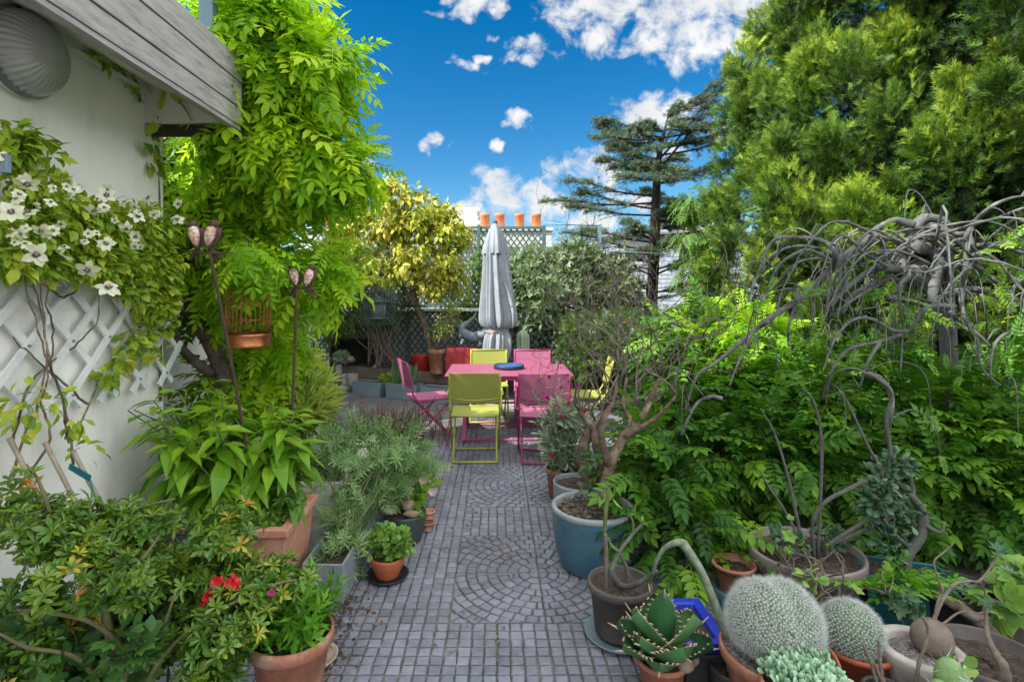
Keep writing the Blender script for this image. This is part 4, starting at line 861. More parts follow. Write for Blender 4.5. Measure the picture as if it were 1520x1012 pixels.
m = MB(); rs = RS(72); tube(m, smooth_path([P(606,740,3.46),P(604,730,3.46),P(607,722,3.46)]), [.01,.007,.005], 6); obj('stump', m, K['brownstone'], dg)
m = MB(); leafage(m, [(np.array([-.52,3.46,.20]), np.array([.06,.08,.03])),(np.array([-.66,3.55,.22]), np.array([.07,.06,.04]))], 190, [round_t(.4)], .032, rs, 24, .03, droop=-.3, tone=.2); obj('foliage', m, G['mint'], dg)
pot('flower_pot', [-.475,3.66,0], .052, .040, .055, K['terracotta'], 'small terracotta pot at the path edge, below another one', n=28, group=None, rim=.3)
pot('flower_pot', [-.475,3.72,.0555], .050, .038, .05, K['terrapale'], 'small terracotta pot stacked on another at the path edge', n=28, rim=.3)
na = thing('nasturtium', [-.60,3.95,0], 'bright lime green plant with pale pink flowers at the path edge', 'plant')
m = MB(); rs = RS(73); leafage(m, [E(620,720,3.95,35,35,.16),E(600,700,4.0,40,25,.15),E(575,715,3.9,30,30,.15)], 520, [round_t(.45)], .05, rs, 40, .07, droop=-.2, tone=.3, zmin=.02); obj('foliage', m, leafmat('lime_leaf', [(.10,.24,.015),(.20,.38,.025),(.30,.46,.04)], trans=.35), na)
for x, y in ((642,729),(634,700),(628,712),(612,712)):
    c = P(x,y,3.75); m = MB(); n = 6; a = np.arange(n)*PI/3; inst(m, round_t(.5), np.repeat(c[None],n,0), np.c_[np.cos(a),-.4*np.ones(n),np.sin(a)], np.tile([0,-1,.3],(n,1)), .032); obj('flower', m, K['pinkp'], na)
he = thing('heather', [-.95,4.35,0], 'red brown heather tips behind the feathery shrub', 'shrub')
m = MB(); rs = RS(74); n = 170; bs = np.c_[-.84+.25*rs.randn(n), 4.30+.12*rs.randn(n), .36+.10*rs.rand(n)]; inst(m, [sprig_t(34,.12,.13,i,.9) for i in range(3)], bs, np.c_[.28*rs.randn(n,2), np.ones(n)], rs.randn(n,3), .22+.12*rs.rand(n), None, 0, rs); obj('flower_spike', m, G['heath'], he)
m = MB(); leafage(m, [(np.array([-.9,4.3,.24]), np.array([.45,.2,.2]))], 700, [mini_t(.15)], .05, rs, 50, .09, droop=-.3, zmin=0); obj('foliage', m, G['olean'], he)
hb = planter('planter', [-.98,4.45,0], .62, .3, .2, 0, K['whiteplastic'], 'second low white planter under the heather', taper=.96, wall=.02)
ball_ = MB(); ball(ball_, P(538,674,3.42), .042, 20, 14); tag(obj('garden_ball', ball_, K['whiteplastic']), 'white ball half hidden behind the feathery shrub', 'ornament')
m = MB(); q = P(538,674,3.42); tube(m, [[q[0],q[1],0],[q[0],q[1],q[2]-.04]], .008, 8)
tag(obj('ball_stake', m, K['blackplastic']), 'thin dark stake holding the white garden ball', 'stake')

# --- oleander
ol = thing('oleander', [-1.55,4.35,0], 'yellow green oleander between the wisteria and the paved terrace', 'shrub')
m = MB(); ms = MB(); rs = RS(81); ob = [E(455,600,4.0,45,50,.25),E(425,630,4.0,45,50,.25),E(475,565,4.0,26,30,.15),E(440,560,4.4,35,25,.2),E(450,655,4.2,40,30,.2)]
leafage(m, ob, 330, [rosette_t(9,.09,.9,i,False) for i in range(3)], .15, rs, 60, .13, droop=-.7, out=.6, rand=.4, zmin=.03, tone=.4); obj('foliage', m, G['olean'], ol)
stems(ms, np.array([-1.55,4.35,0.]), [c[0]+.1*rs.randn(3) for c in ob for _ in range(4)], .008, rs); obj('stem', ms, K['twig'], ol)
gs = thing('grey_shrub', [-2.6,7.2,0], 'grey green shrub in a pot at the left end of the terrace', 'shrub')
m = MB(); leafage(m, [E(432,490,7.2,38,35,.4),E(450,470,7.4,30,25,.3)], 900, [mini_t(.15), lan], .10, RS(82), 60, .14, droop=-.2, tone=.4); obj('foliage', m, G['silver'], gs)
pot('pot', [-2.6,7.25,0], .24, .18, .8, K['terracotta'], '', t=gs)
lc = MB(); box(lc, -3.3,-3.05,8.6,8.75,0,1.28); tag(obj('gate_post', lc, K['palewall'], None, .01), 'pale square post at the left end of the lattice', 'post')

# --- garden stakes with pairs of birds
def bird(c, tilt, parent, s=1.0):
    """perched swallow seen from its white front"""
    m = MB(); ax = nrm([tilt*.25, .10, 1]); c = np.asarray(c, float)
    lathe(m, [(.001,-.062),(.012,-.05),(.024,-.02),(.031,.012),(.029,.035),(.018,.052),(.001,.060)], c, 18, 0, axis=ax)
    ball(m, c+ax*.062+[0,-.004,0], (.021,.023,.02), 14, 10, 0)
    lathe(m, [(.006,0),(.003,.012),(.0005,.022)], c+ax*.058+[0,-.024,0], 8, 0, axis=(.2*tilt,-1,-.15))
    tl = nrm([tilt*.6, .35, -1])
    for sd in (-1,1):
        e = c-ax*.045; d = nrm(tl+np.array([sd*.22,0,0])); x = nrm(np.cross(d,[0,1,0])); 
        hexa(m, [e-x*.010,e+x*.010,e+x*.010+[0,.006,0],e-x*.010+[0,.006,0],e+d*.085-x*.004,e+d*.085+x*.004,e+d*.085+x*.004+[0,.004,0],e+d*.085-x*.004+[0,.004,0]])
        w = c+[sd*.026,.008,.005]; lathe(m, [(.001,-.055),(.008,-.03),(.012,.0),(.010,.03),(.001,.045)], w, 10, 0, axis=nrm([sd*.12+tilt*.2,.12,1]))
    b = obj('bird', m, K['birdback'], parent)
    m = MB(); V0 = len(m.V); lathe(m, [(.001,-.052),(.015,-.034),(.0245,-.006),(.026,.016),(.021,.036),(.001,.050)], c+[0,-.0125,.005], 18, 0, axis=ax)
    obj('belly', m, K['birdbelly'], b)
for (foot, top, bar_, birds, lb) in (((380,760,2.78),(312,376,2.5),((268,372),(345,375)),((291,352,-1),(314,352,1)),'rusty stake with two perched birds, the taller one nearer the clematis'),
                                     ((418,640,3.1),(441,428,3.0),((416,427),(470,431)),((438,411,-1),(459,413,1)),'rusty stake with two perched birds, the lower one left of the yellow tree')):
    a, b = P(*foot), P(*top); e = a+(a-b)*.05
    if foot[2] > 3: e = a*[1,1,0]
    t = thing('bird_stake', e, lb, 'garden stake', 'bird garden stakes')
    m = MB(); tube(m, smooth_path([e, (e+b)/2+[.01,0,.0], b]), .0075, 8); obj('rod', m, K['rust'], t)
    m = MB(); d = top[2]; tube(m, [P(bar_[0][0],bar_[0][1],d), b, P(bar_[1][0],bar_[1][1],d)], [.004,.006,.004], 6); obj('perch', m, K['rust'], t)
    for x, y, tl in birds: bird(P(x,y,d)+[0,0,0], tl, t)
# --- bird cage
c0 = P(369,482,3.0); cg = thing('birdcage', c0, 'copper wire birdcage hanging under the wisteria', 'birdcage')
rc = .114; zb = P(369,514,3.0)[2]
m = MB(); lathe(m, [(rc,0),(rc+.004,.004),(rc,.012),(rc+.002,.06),(rc+.005,.072),(rc-.002,.076),(rc-.004,.01),(0,.006)], [c0[0],c0[1],zb], 60, wob=lambda i,a: 1+.006*np.sin(40*a+i*1.5)); obj('band', m, K['copper'], cg)
m = MB()
for k in range(30):
    a = k*2*PI/30; x, y = rc*math.cos(a), rc*math.sin(a); h = .26
    tube(m, smooth_path([[c0[0]+x,c0[1]+y,zb+.07],[c0[0]+x,c0[1]+y,zb+h],[c0[0]+x*.75,c0[1]+y*.75,zb+h+.07],[c0[0],c0[1],zb+h+.11]],4), .0022, 4)
for h in (.15,.235,.262):
    a = np.linspace(0,2*PI,41); tube(m, np.c_[c0[0]+rc*np.cos(a), c0[1]+rc*np.sin(a), np.full(41,zb+h)], .0028, 4, cap=False)
obj('wire_bars', m, K['copper'], cg)
m = MB(); tube(m, [[c0[0],c0[1],zb+.37],[c0[0],c0[1],zb+.62]], .003, 5); ball(m, [c0[0],c0[1],zb+.375], .014); obj('hook', m, K['rust'], cg)

# ================================================================== plants, back
yt = thing('golden_tree', P(642,0,8.55)*[1,1,0]+[0,0,.35], 'small tree with golden yellow leaves before the lattice', 'tree')
m = MB(); b0 = P(643,548,8.55)
tube(m, smooth_path([P(645,556,8.55), P(640,520,8.55), P(630,480,8.55), P(615,450,8.5), P(595,425,8.5), P(560,405,8.5), P(525,392,8.5)],6), np.linspace(.062,.02,37), 10, lump=.12)
tube(m, smooth_path([P(618,455,8.5), P(612,420,8.5), P(620,380,8.5), P(640,340,8.5)]), np.linspace(.05,.015,19), 8, lump=.12); tube(m, smooth_path([P(600,430,8.5), P(575,380,8.4), P(590,320,8.4)]), np.linspace(.045,.012,13), 8); tube(m, smooth_path([P(618,440,8.5), P(650,410,8.6), P(675,390,8.6)]), np.linspace(.035,.01,13), 8)
obj('trunk', m, K['bark'], yt)
yb_ = [E(595,318,8.5,75,52,.7),E(640,360,8.4,66,60,.7),E(545,348,8.5,66,48,.6),E(575,390,8.3,82,40,.6),E(650,410,8.4,45,40,.45),E(505,365,8.5,36,34,.4),E(590,285,8.5,46,26,.4),E(520,400,8.5,42,30,.4),E(660,330,8.5,35,35,.4)]
m = MB(); leafage(m, yb_, 7000, [leaf_t(.24,.05,.35), mini_t(.24)], .115, RS(91), 230, .15, droop=.5, out=.6, rand=.6, tone=.5, shell=.6, rndout=.25); obj('foliage', m, G['yellow'], yt)
gt = thing('golden_shrub', [-3.6,8.6,0], 'yellow leaved tree seen through the wisteria, far left', 'tree')
m = MB(); leafage(m, [E(410,300,8.6,26,45,.3),E(395,350,8.6,30,30,.3),E(425,320,8.6,15,50,.2)], 900, [leaf_t(.22,.05,.35)], .10, RS(92), 50, .15); obj('foliage', m, G['yellow'], gt)
m = MB(); tube(m, smooth_path([[-3.6,8.6,0],[-3.58,8.6,1.4],P(408,320,8.6)]), [.06,.03,.015], 8); obj('trunk', m, K['bark'], gt)
ds = thing('bamboo_clump', P(566,0,8.75)*[1,1,0]+[0,0,.35], 'dark leaved clump of many thin tan stems under the golden tree', 'shrub')
m = MB(); rs = RS(93); bb = P(566,545,8.8)
stems(m, np.array([bb+[.12*rs.randn(),.06*rs.randn(),0] for _ in range(12)]), [P(566+28*rs.randn(),455+20*rs.randn(),8.8) for _ in range(34)], .012, rs, sag=.05); obj('stem', m, K['twig'], ds)
m = MB(); leafage(m, [E(530,440,8.8,55,40,.35),E(510,480,8.9,45,25,.3),E(600,450,8.9,40,30,.3),E(570,470,8.8,30,20,.25),E(490,500,9.0,20,25,.2)], 2300, [lan, mini_t(.2)], .095, rs, 90, .16, droop=.3, tone=.4); obj('foliage', m, leafmat('clump_leaf', [(.03,.065,.012),(.07,.13,.02),(.12,.19,.03)], trans=.3), ds)
tpz = P(648,0,8.35)*[1,1,0]+[0,0,bt]; ts = thing('potted_shrub', tpz, 'tall terracotta pot with a wispy green shrub, right of the golden tree trunk', 'potted plant')
pot('pot', tpz, .135, .10, .37, K['terracotta'], '', t=ts)
m = MB(); leafage(m, [E(665,455,8.5,25,50,.2),E(680,430,8.6,22,40,.2),E(650,490,8.4,18,25,.15)], 800, [mini_t(.2)], .07, rs, 50, .12, tone=.3); obj('foliage', m, G['olean'], ts)
m = MB(); stems(m, tpz+[0,0,.34], [P(660+12*rs.randn(),455+25*rs.randn(),8.45) for _ in range(16)], .007, rs); obj('stem', m, K['twig'], ts)
iv = thing('lattice_ivy', P(700,400,9.55)*[1,1,0], 'thin green climber spreading over the tall lattice', 'climber')
m = MB(); leafage(m, [E(705,420,9.5,30,50,.08),E(690,460,9.5,30,25,.08),E(720,370,9.5,12,25,.06)], 520, [lf], .08, rs, 60, .10, droop=.4, tone=.4); obj('foliage', m, G['pale'], iv)
m = MB(); tube(m, smooth_path([P(690,545,9.6), P(688,480,9.58), P(700,420,9.56), P(705,350,9.56)]), .012, 6); obj('stem', m, K['twig'], iv)
ir = thing('iris', za[1]+np.array([0,0,.19]), 'upright iris blades in the middle zinc trough', 'plant')
m = MB(); n = 40; rs = RS(94); u = np.r_[-.10+.06*rs.randn(24), .14+.05*rs.randn(16)]; bs = za[1]+dd*u[:,None]+nn*(.04*rs.randn(n))[:,None]+[0,0,.18]; inst(m, leaf_t(.055,.012,.10,((.2,.95),(.6,.85))), bs, np.c_[.18*rs.randn(n), .12*rs.randn(n), np.ones(n)], np.c_[.4*rs.randn(n), -np.ones(n), .1*np.ones(n)], .24+.16*rs.rand(n), None, 0, rs); obj('blade', m, G['iris'], ir)
fx = MB(); leafage(fx, [E(577,563,8.45,18,9,.1)], 160, [mini_t(.3)], .06, rs, 14, .06, droop=-.3); tag(obj('herb_tuft', fx, G['olean']), 'yellow green herb tuft left of the iris blades', 'plant')
ag = MB(); leafage(ag, [E(505,530,9.1,20,9,.12)], 200, [rosette_t(9,.12,.5,3,False)], .08, rs, 12, .05, droop=-.6); tag(obj('silver_tuft', ag, G['silver']), 'silver grey tuft at the left end of the raised bed', 'plant')
for x, y, lb in ((521,535,'tan stone at the back of the raised bed by the black opening'),(560,545,'pale pebble lying in front of the tan stems')):
    m = MB(); ball(m, P(x,y-1,8.95), (.07,.06,.055), lump=.2, seed=x); tag(obj('stone', m, K['brownstone']), lb, 'stone')

vb = thing('viburnum', [1.3,8.9,0], 'large dark grey green viburnum right of the parasol', 'shrub')
m = MB(); vbb = [E(800,400,8.7,55,35,.5),E(860,410,8.6,60,45,.55),E(820,450,8.5,70,50,.6),E(900,425,8.7,50,45,.5),E(780,430,8.6,40,45,.5),E(930,450,8.8,30,40,.4),E(850,375,8.8,30,14,.3)]
leafage(m, vbb, 4200, [leaf_t(.24,.05,.3), rosette_t(5,.22,.3,1,False)], .115, RS(95), 170, .19, droop=.25, out=.8, rand=.5, tone=.4, shell=.5, rndout=.2); obj('foliage', m, G['viburnum'], vb)
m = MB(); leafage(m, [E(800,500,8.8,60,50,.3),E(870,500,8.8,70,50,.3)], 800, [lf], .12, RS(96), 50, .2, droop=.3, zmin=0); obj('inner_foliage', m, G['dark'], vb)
m = MB(); [tube(m, smooth_path([[1.3+.1*i,8.9,0],[1.2+.3*i,8.9,.8],c[0]]), [.05,.035,.012], 7) for i, c in enumerate(vbb)]; obj('trunk', m, K['darkbark'], vb)
jm = thing('juniper_mound', [1.5,7.4,0], 'bright green fine leaved mound below the viburnum', 'shrub')
m = MB(); fr_ = [frond_t(i) for i in range(3)]
leafage(m, [E(900,490,7.4,80,36,.5),E(860,530,7.3,50,40,.4),E(950,500,7.2,50,40,.5),E(920,550,7.2,70,50,.4)], 2200, fr_, .13, RS(97), 110, .18, droop=.1, out=.7, rand=.5, bias=[.2,0,.2], tone=.5, zmin=.05); obj('foliage', m, G['mound'], jm)
m = MB(); tube(m, [[1.5,7.4,0],[1.55,7.4,.6]], [.05,.02], 8); obj('trunk', m, K['bark'], jm)
cc = P(776,0,7.75)*[1,1,0]; ca = thing('column_cactus', cc, 'pale green ribbed column cactus beside the parasol', 'cactus')
pot('pot', cc, .11, .09, .42, K['terracotta'], '', t=ca)
m = MB(); zt_ = H-(490-CY)*7.75/F; lathe(m, smooth_path([(.05,.40,0),(.085,.5,0),(.09,zt_-.14,0),(.075,zt_-.05,0),(.03,zt_-.008,0),(.001,zt_,0)],5)[:,:2], cc, 60, wob=lambda i,a: 1+.13*np.cos(8*a+i*.22)); obj('cactus_body', m, leafmat('column_cactus_skin', [(.16,.24,.15),(.30,.38,.27)], trans=0), ca)

# cedar
cd = thing('cedar', P(968,0,11.)*[1,1,0], 'dark blue green cedar with level branches against the clouds', 'tree')
m = MB(); ml = MB(); rs = RS(101); q0 = P(968,0,11.)*[1,1,0]
tr_ = smooth_path([q0, P(966,470,11), P(970,400,11), P(973,320,11), P(976,250,11), P(984,205,11), P(992,172,11)], 8); tube(m, tr_, np.interp(np.linspace(0,1,len(tr_)),[0,.5,.8,1],[.14,.10,.045,.008]), 12, lump=.1)
nd = multi([(mini_t(.05,.0), np.array([0,.0,0])+np.array([0,.25*k/12.,0]), [math.cos(k*2.4), .7, math.sin(k*2.4)], [0,1,.2], .5) for k in range(12)])
def limb(p, tip, sagz, r, side, nt):
    p, tip = np.asarray(p), np.asarray(tip); L_ = np.linalg.norm(tip-p)
    pts = smooth_path([p, p+(tip-p)*.35+[0,0,sagz*.5], p+(tip-p)*.7+[0,0,sagz], tip], 7); tube(m, pts, np.linspace(r, .008, len(pts)), 6, lump=.1)
    for k in range(side):
        i = rs.randint(5, len(pts)); d = nrm(pts[min(i+1,len(pts)-1)]-pts[i-1]); lat = nrm(np.cross(d,[0,0,1]))*rs.choice([-1,1])
        e = pts[i]+ (lat*.6+d*.7+[0,0,.05*rs.randn()])*L_*.42*(1.15-i/len(pts)*.7)*(.6+.6*rs.rand())
        pp = smooth_path([pts[i], (pts[i]+e)/2+[0,0,.05], e+[0,0,-.07]], 5); tube(m, pp, np.linspace(.014,.004,len(pp)), 4)
        j = rs.randint(0,len(pp),nt); n_ = len(j); inst(ml, nd, pp[j]+.035*rs.randn(n_,3), np.c_[.5*rs.randn(n_,2)+ (lat*.4+d*.5)[:2], .55+.25*rs.randn(n_)], rs.randn(n_,3), .09+.06*rs.rand(n_), None, 0, rs)
    j = rs.randint(4,len(pts),nt*2); n_ = len(j); inst(ml, nd, pts[j]+.04*rs.randn(n_,3), np.c_[.6*rs.randn(n_,2), .6+.2*rs.randn(n_)], rs.randn(n_,3), .10+.06*rs.rand(n_), None, 0, rs)
def limb(p, tip, sagz, r, side, nt):
    p, tip = np.asarray(p), np.asarray(tip); L_ = np.linalg.norm(tip-p); ax = nrm((tip-p)*[1,1,.15]); lat = np.array([-ax[1], ax[0], 0])
    pts = smooth_path([p, p+(tip-p)*.4+[0,0,-.02*L_], p+(tip-p)*.75+[0,0,.01*L_], tip], 7); tube(m, pts, np.linspace(r, .006, len(pts)), 6, lump=.1)
    for k in range(side):
        t = .22+.78*rs.rand(); i = int(t*(len(pts)-1)); sgn = rs.choice([-1,1]); wl = min(.42*L_*(1.05-t)+.10, .62)*(.5+.6*rs.rand())
        e = pts[i] + lat*sgn*wl*.8 + ax*wl*.7 + [0,0,-.05*wl+.04*rs.randn()]; pp = smooth_path([pts[i], (pts[i]+e)/2+[0,0,.05*wl], e], 5); tube(m, pp, np.linspace(.011,.004,len(pp)), 4)
        n_ = nt; j = rs.randint(0,len(pp),n_); dd_ = nrm(e-pts[i]); off = np.c_[.05*rs.randn(n_,2), .018*rs.randn(n_)]
        inst(ml, nd, pp[j]+off, dd_*.55+np.c_[.45*rs.randn(n_,2), .40+.25*rs.randn(n_)], rs.randn(n_,3), .07+.06*rs.rand(n_), None, 0, rs)
    j = rs.randint(8,len(pts),nt*2); n_ = len(j); inst(ml, nd, pts[j]+.03*rs.randn(n_,3), ax*.6+np.c_[.5*rs.randn(n_,2), .45+.2*rs.randn(n_)], rs.randn(n_,3), .07+.06*rs.rand(n_), None, 0, rs)
def trz(py): 
    z = H-(py-CY)*11/F; return tr_[np.argmin(abs(tr_[:,2]-z))]
for py, tx, ty, td in ((330,840,268,10.6),(300,858,285,10.8),(345,868,340,10.4),(270,880,176,11),(262,888,190,11.2),(250,905,215,10.7),(290,895,240,10.6),(360,880,380,10.8),(375,905,405,10.5),(330,1060,320,11.3),(310,1075,305,10.9),(290,1090,295,11),(270,1098,195,11),(240,1090,240,11.2),(225,1080,182,11),(210,1000,160,11),(230,960,182,11),(240,935,190,10.8),(195,1088,160,11),(180,1072,118,11),(350,1040,380,11.2),(380,1030,420,10.9),(400,1030,455,11),(410,920,440,10.8),(320,930,330,10.2),(300,1010,300,10.2),(270,1000,250,10.3),(340,1000,360,10.2),(260,930,230,10.4),(290,960,280,12),(330,1000,320,12),(370,950,370,10.2),(250,1010,230,11.8)):
    for rep in (0,1.2):
        limb(trz(min(ty+12+.10*abs(tx-975)+8*rep, 470)), P(tx+rep*22*rs.randn(),ty+rep*(12+10*rs.randn()),td+rep*.6*rs.randn()), .10, .024, 24, 13)
limb(P(984,245,11), P(1080,120,11), .1, .03, 20, 11); limb(P(980,235,11), P(1052,150,11), .1, .028, 16, 11); limb(P(978,260,11), P(890,178,11), .1, .028, 16, 11); limb(P(980,230,11), P(1010,150,10.8), .1, .02, 16, 11); limb(P(978,230,11), P(950,180,10.8), .1, .02, 16, 11)
obj('trunk', m, K['darkbark'], cd); obj('foliage', ml, G['cedar'], cd)
yr = thing('young_tree', P(1040,0,9.2)*[1,1,0], 'slim pale green young tree between the cedar and the large conifer', 'tree')
m = MB(); rs = RS(103)
for x in (1030,1046,1052): tube(m, smooth_path([P(1040,600,9.2), P(x,450,9.2), P(x+4,380,9.2), P(x+2,290+20*rs.rand(),9.2)]), np.linspace(.045,.008,19), 7)
obj('trunk', m, K['bark'], yr)
m = MB(); leafage(m, [E(1035,300,9.2,30,28,.3),E(1060,290,9.2,25,30,.3),E(1025,345,9.2,25,25,.3),E(1055,350,9.2,30,30,.3),E(1040,400,9.2,40,30,.35),E(1020,440,9.0,30,15,.3)], 330, pin, .28, rs, 60, .16, droop=.6, out=.7, tone=.4); obj('foliage', m, G['pale'], yr)
# ================================================================== right side: big conifer, corkscrew robinia
tj = thing('conifer', [5.65,6.4,0], 'huge bright green cypress filling the upper right', 'tree')
m = MB(); rs = RS(111); ax0 = np.array([5.65,6.4,0])
tube(m, smooth_path([ax0, ax0+[.02,0,2], ax0+[-.05,.05,4.5], ax0+[0,0,7.4]]), np.linspace(.24,.05,19), 12, lump=.1)
tube(m, smooth_path([P(1452,640,5.6)*[1,1,0], P(1450,380,5.7), P(1410,200,5.9), P(1390,80,6.0)]), np.linspace(.07,.02,19), 9, lump=.1)
mf = MB(); ncl = 720
def conR(z): return np.interp(z, [.3,1.2,2.0,3.0,4.0,4.8,6.2,7.6], [2.5,2.85,2.9,2.72,2.6,2.3,1.5,.3])
zc = .5+7.0*rs.rand(ncl)**.95; an = rs.rand(ncl)*2*PI; keep = (np.sin(an) < .75); zc, an = zc[keep], an[keep]; ncl = len(zc)
rr_ = conR(zc)*(.60+.45*rs.rand(ncl)**.8); crad = .13+.22*rs.rand(ncl)**1.3
cen = np.c_[ax0[0]+rr_*np.cos(an), ax0[1]+rr_*np.sin(an)*.95, zc]; od = np.c_[np.cos(an), np.sin(an), np.zeros(ncl)]; ct = rs.rand(ncl)
fr3 = [frond_t(i) for i in range(4)]
nf = 130000; j = rs.randint(ncl, size=nf); u = nrm(rs.randn(nf,3)+od[j]*.9+[0,0,.35]); q = rs.rand(nf)**.5
Pn = cen[j]+u*(crad[j]*q)[:,None]*[1,1,1.45]; D = u*.5+np.array([0,0,.55])+od[j]*.2+.38*rs.randn(nf,3); N = np.cross(u, [0,0,1])+.7*rs.randn(nf,3)
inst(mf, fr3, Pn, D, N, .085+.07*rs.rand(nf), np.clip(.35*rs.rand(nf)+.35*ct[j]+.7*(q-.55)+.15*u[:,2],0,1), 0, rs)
for k in rs.choice(ncl, 130, replace=False):
    p0 = np.array([ax0[0], ax0[1], max(.3, zc[k]-.5-.3*rs.rand())]); tube(m, smooth_path([p0, (p0+cen[k])/2+[0,0,-.1], cen[k]],4), np.linspace(.035,.008,9), 5)
# inner, thinner sprays in the darkest greens
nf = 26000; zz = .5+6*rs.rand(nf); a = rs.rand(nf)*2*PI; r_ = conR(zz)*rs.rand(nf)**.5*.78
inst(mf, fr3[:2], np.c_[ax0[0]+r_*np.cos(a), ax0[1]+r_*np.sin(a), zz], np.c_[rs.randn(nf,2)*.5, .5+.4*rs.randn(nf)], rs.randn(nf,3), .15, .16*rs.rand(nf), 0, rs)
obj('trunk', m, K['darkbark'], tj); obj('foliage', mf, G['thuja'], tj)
dc = thing('dark_conifer', [8.0,9.0,0], 'darker conifer standing behind the big cypress, far right', 'tree')
m = MB(); tube(m, [[8.0,9.0,0],[8.0,9.0,7.5]], [.2,.04], 10); obj('trunk', m, K['darkbark'], dc)
m = MB(); n = 5200; zz = .2+8.3*rs.rand(n)**.9; a = rs.rand(n)*2*PI; r_ = (2.4-.2*zz)*rs.rand(n)**.45; inst(m, fr3[:2], np.c_[8.0+r_*np.cos(a), 9.0+r_*np.sin(a), zz], np.c_[np.cos(a)+.5*rs.randn(n), np.sin(a)+.5*rs.randn(n), .3+.4*rs.randn(n)], rs.randn(n,3), .34, .55*rs.rand(n), 0, rs); obj('foliage', m, G['thuja'], dc)

rob = thing('corkscrew_robinia', P(1400,0,3.75)*[1,1,0], 'weeping robinia with bare contorted grey branches arching over its green leaves', 'tree')
z3 = lambda x, y: (980+x*.3656, 280+y*.3656)
m = MB(); rs = RS(121)
tube(m, smooth_path([P(1412,0,3.8)*[1,1,0], P(1410,640,3.8), P(1408,520,3.8), P(1402,440,3.75), P(1390,400,3.7), P(1372,385,3.65), P(1362,365,3.6)],5), np.linspace(.05,.055,31), 12, lump=.15)
tube(m, smooth_path([P(1400,430,3.75), P(1370,420,3.6), P(1352,410,3.55), P(1372,392,3.5), P(1395,392,3.55), P(1408,372,3.6)],5), np.linspace(.06,.05,26), 10, lump=.15)
tube(m, smooth_path([P(1362,365,3.6), P(1340,372,3.5), P(1336,395,3.45), P(1362,410,3.45)],5), np.linspace(.055,.035,16), 10, lump=.12)
obj('trunk', m, K['greybark'], rob)
brs = [  # (points in the zoomed photo, start radius px, end radius px, depths)
 ([(1000,330),(1015,220),(1030,160),(1075,118),(1150,135),(1190,190)],12,8,3.55,3.6),
 ([(1060,240),(950,208),(850,212),(740,280),(640,380),(560,450),(440,530),(330,620),(230,705),(150,760),(100,900)],9,2.2,3.5,3.15),
 ([(1030,150),(960,130),(900,150),(840,200),(805,310)],8,3,3.5,3.45),
 ([(700,320),(710,260),(650,210),(500,198),(440,235),(400,340),(370,410)],5,2.2,3.45,3.35),
 ([(690,270),(620,238),(520,240),(440,285),(395,360)],4,1.8,3.5,3.4),
 ([(680,285),(600,250),(520,280),(470,330),(430,420),(400,470)],3.5,1.5,3.45,3.35),
 ([(720,300),(660,285),(560,300),(470,385),(410,455)],3.5,1.5,3.4,3.3),
 ([(1030,235),(1085,250),(1125,290),(1112,380),(1105,460)],12,9,3.4,3.4),
 ([(1120,240),(1165,270),(1175,330),(1150,400)],11,7,3.55,3.5),
 ([(1040,370),(1000,345),(920,320),(860,330),(760,400),(690,480)],10,4,3.45,3.35),
 ([(1030,330),(960,350),(890,370),(850,400),(780,430),(740,510)],9,4,3.5,3.4),
 ([(1060,330),(1020,350),(1050,370),(1090,350),(1060,310),(1000,340)],15,11,3.5,3.45),
 ([(1195,480),(1120,475),(1060,500),(1000,580),(890,620),(760,655),(690,750),(660,850)],5,2,3.25,3.1),
 ([(1000,580),(940,575),(860,530),(780,535),(710,610),(660,740)],4,1.6,3.2,3.1),
 ([(890,625),(840,710),(810,810)],3.5,1.5,3.15,3.1),
 ([(1080,150),(1130,160),(1190,185),(1250,190),(1275,260),(1290,300),(1250,260)],7,2.5,3.5,3.4),
 ([(1240,240),(1245,190),(1280,130),(1350,70),(1420,40),(1490,28)],5,2.2,3.4,3.2),
 ([(1240,220),(1240,320),(1222,420),(1235,520),(1290,620),(1300,720),(1385,805)],5,2,3.35,3.2),
 ([(1130,440),(1200,420),(1260,408),(1340,425),(1430,465),(1500,500)],8,4,3.45,3.35),
 ([(1270,235),(1330,228),(1400,235),(1490,270)],5,3,3.5,3.4),
 ([(1030,235),(1100,225),(1180,232),(1240,225)],4,3,3.45,3.42),
 ([(840,755),(890,770),(935,830),(938,900),(920,1010)],5,4,3.0,2.95),
 ([(1275,310),(1330,350),(1400,405),(1460,470)],5,3,3.5,3.4),
 ([(250,850),(200,845),(150,870),(115,930),(85,1000)],3.5,1.8,3.05,3.0),
 ([(440,540),(380,580),(340,650),(280,800)],4,1.5,3.2,3.1),
 ([(1480,575),(1400,590),(1350,650),(1340,770)],3,1.8,3.25,3.2),
 ([(900,290),(960,275),(1000,262),(880,262),(800,270),(720,300)],5,3,3.55,3.5),
 ([(1000,380),(930,365),(870,400),(800,440),(690,520)],5,2,3.4,3.3),
 ([(560,410),(550,470),(520,560),(520,640)],3,1.4,3.4,3.3),
 ([(1000,360),(970,400),(975,480),(985,560),(975,750)],3,1.6,3.2,3.15),
 ([(1180,500),(1230,560),(1290,590),(1340,640)],4,2,3.3,3.2),
 ([(1300,240),(1360,180),(1430,130),(1500,130)],2.5,1.5,3.35,3.25),
 ([(920,440),(1000,450),(1080,480),(1150,500)],6,3.5,3.4,3.4),
]
tips = []
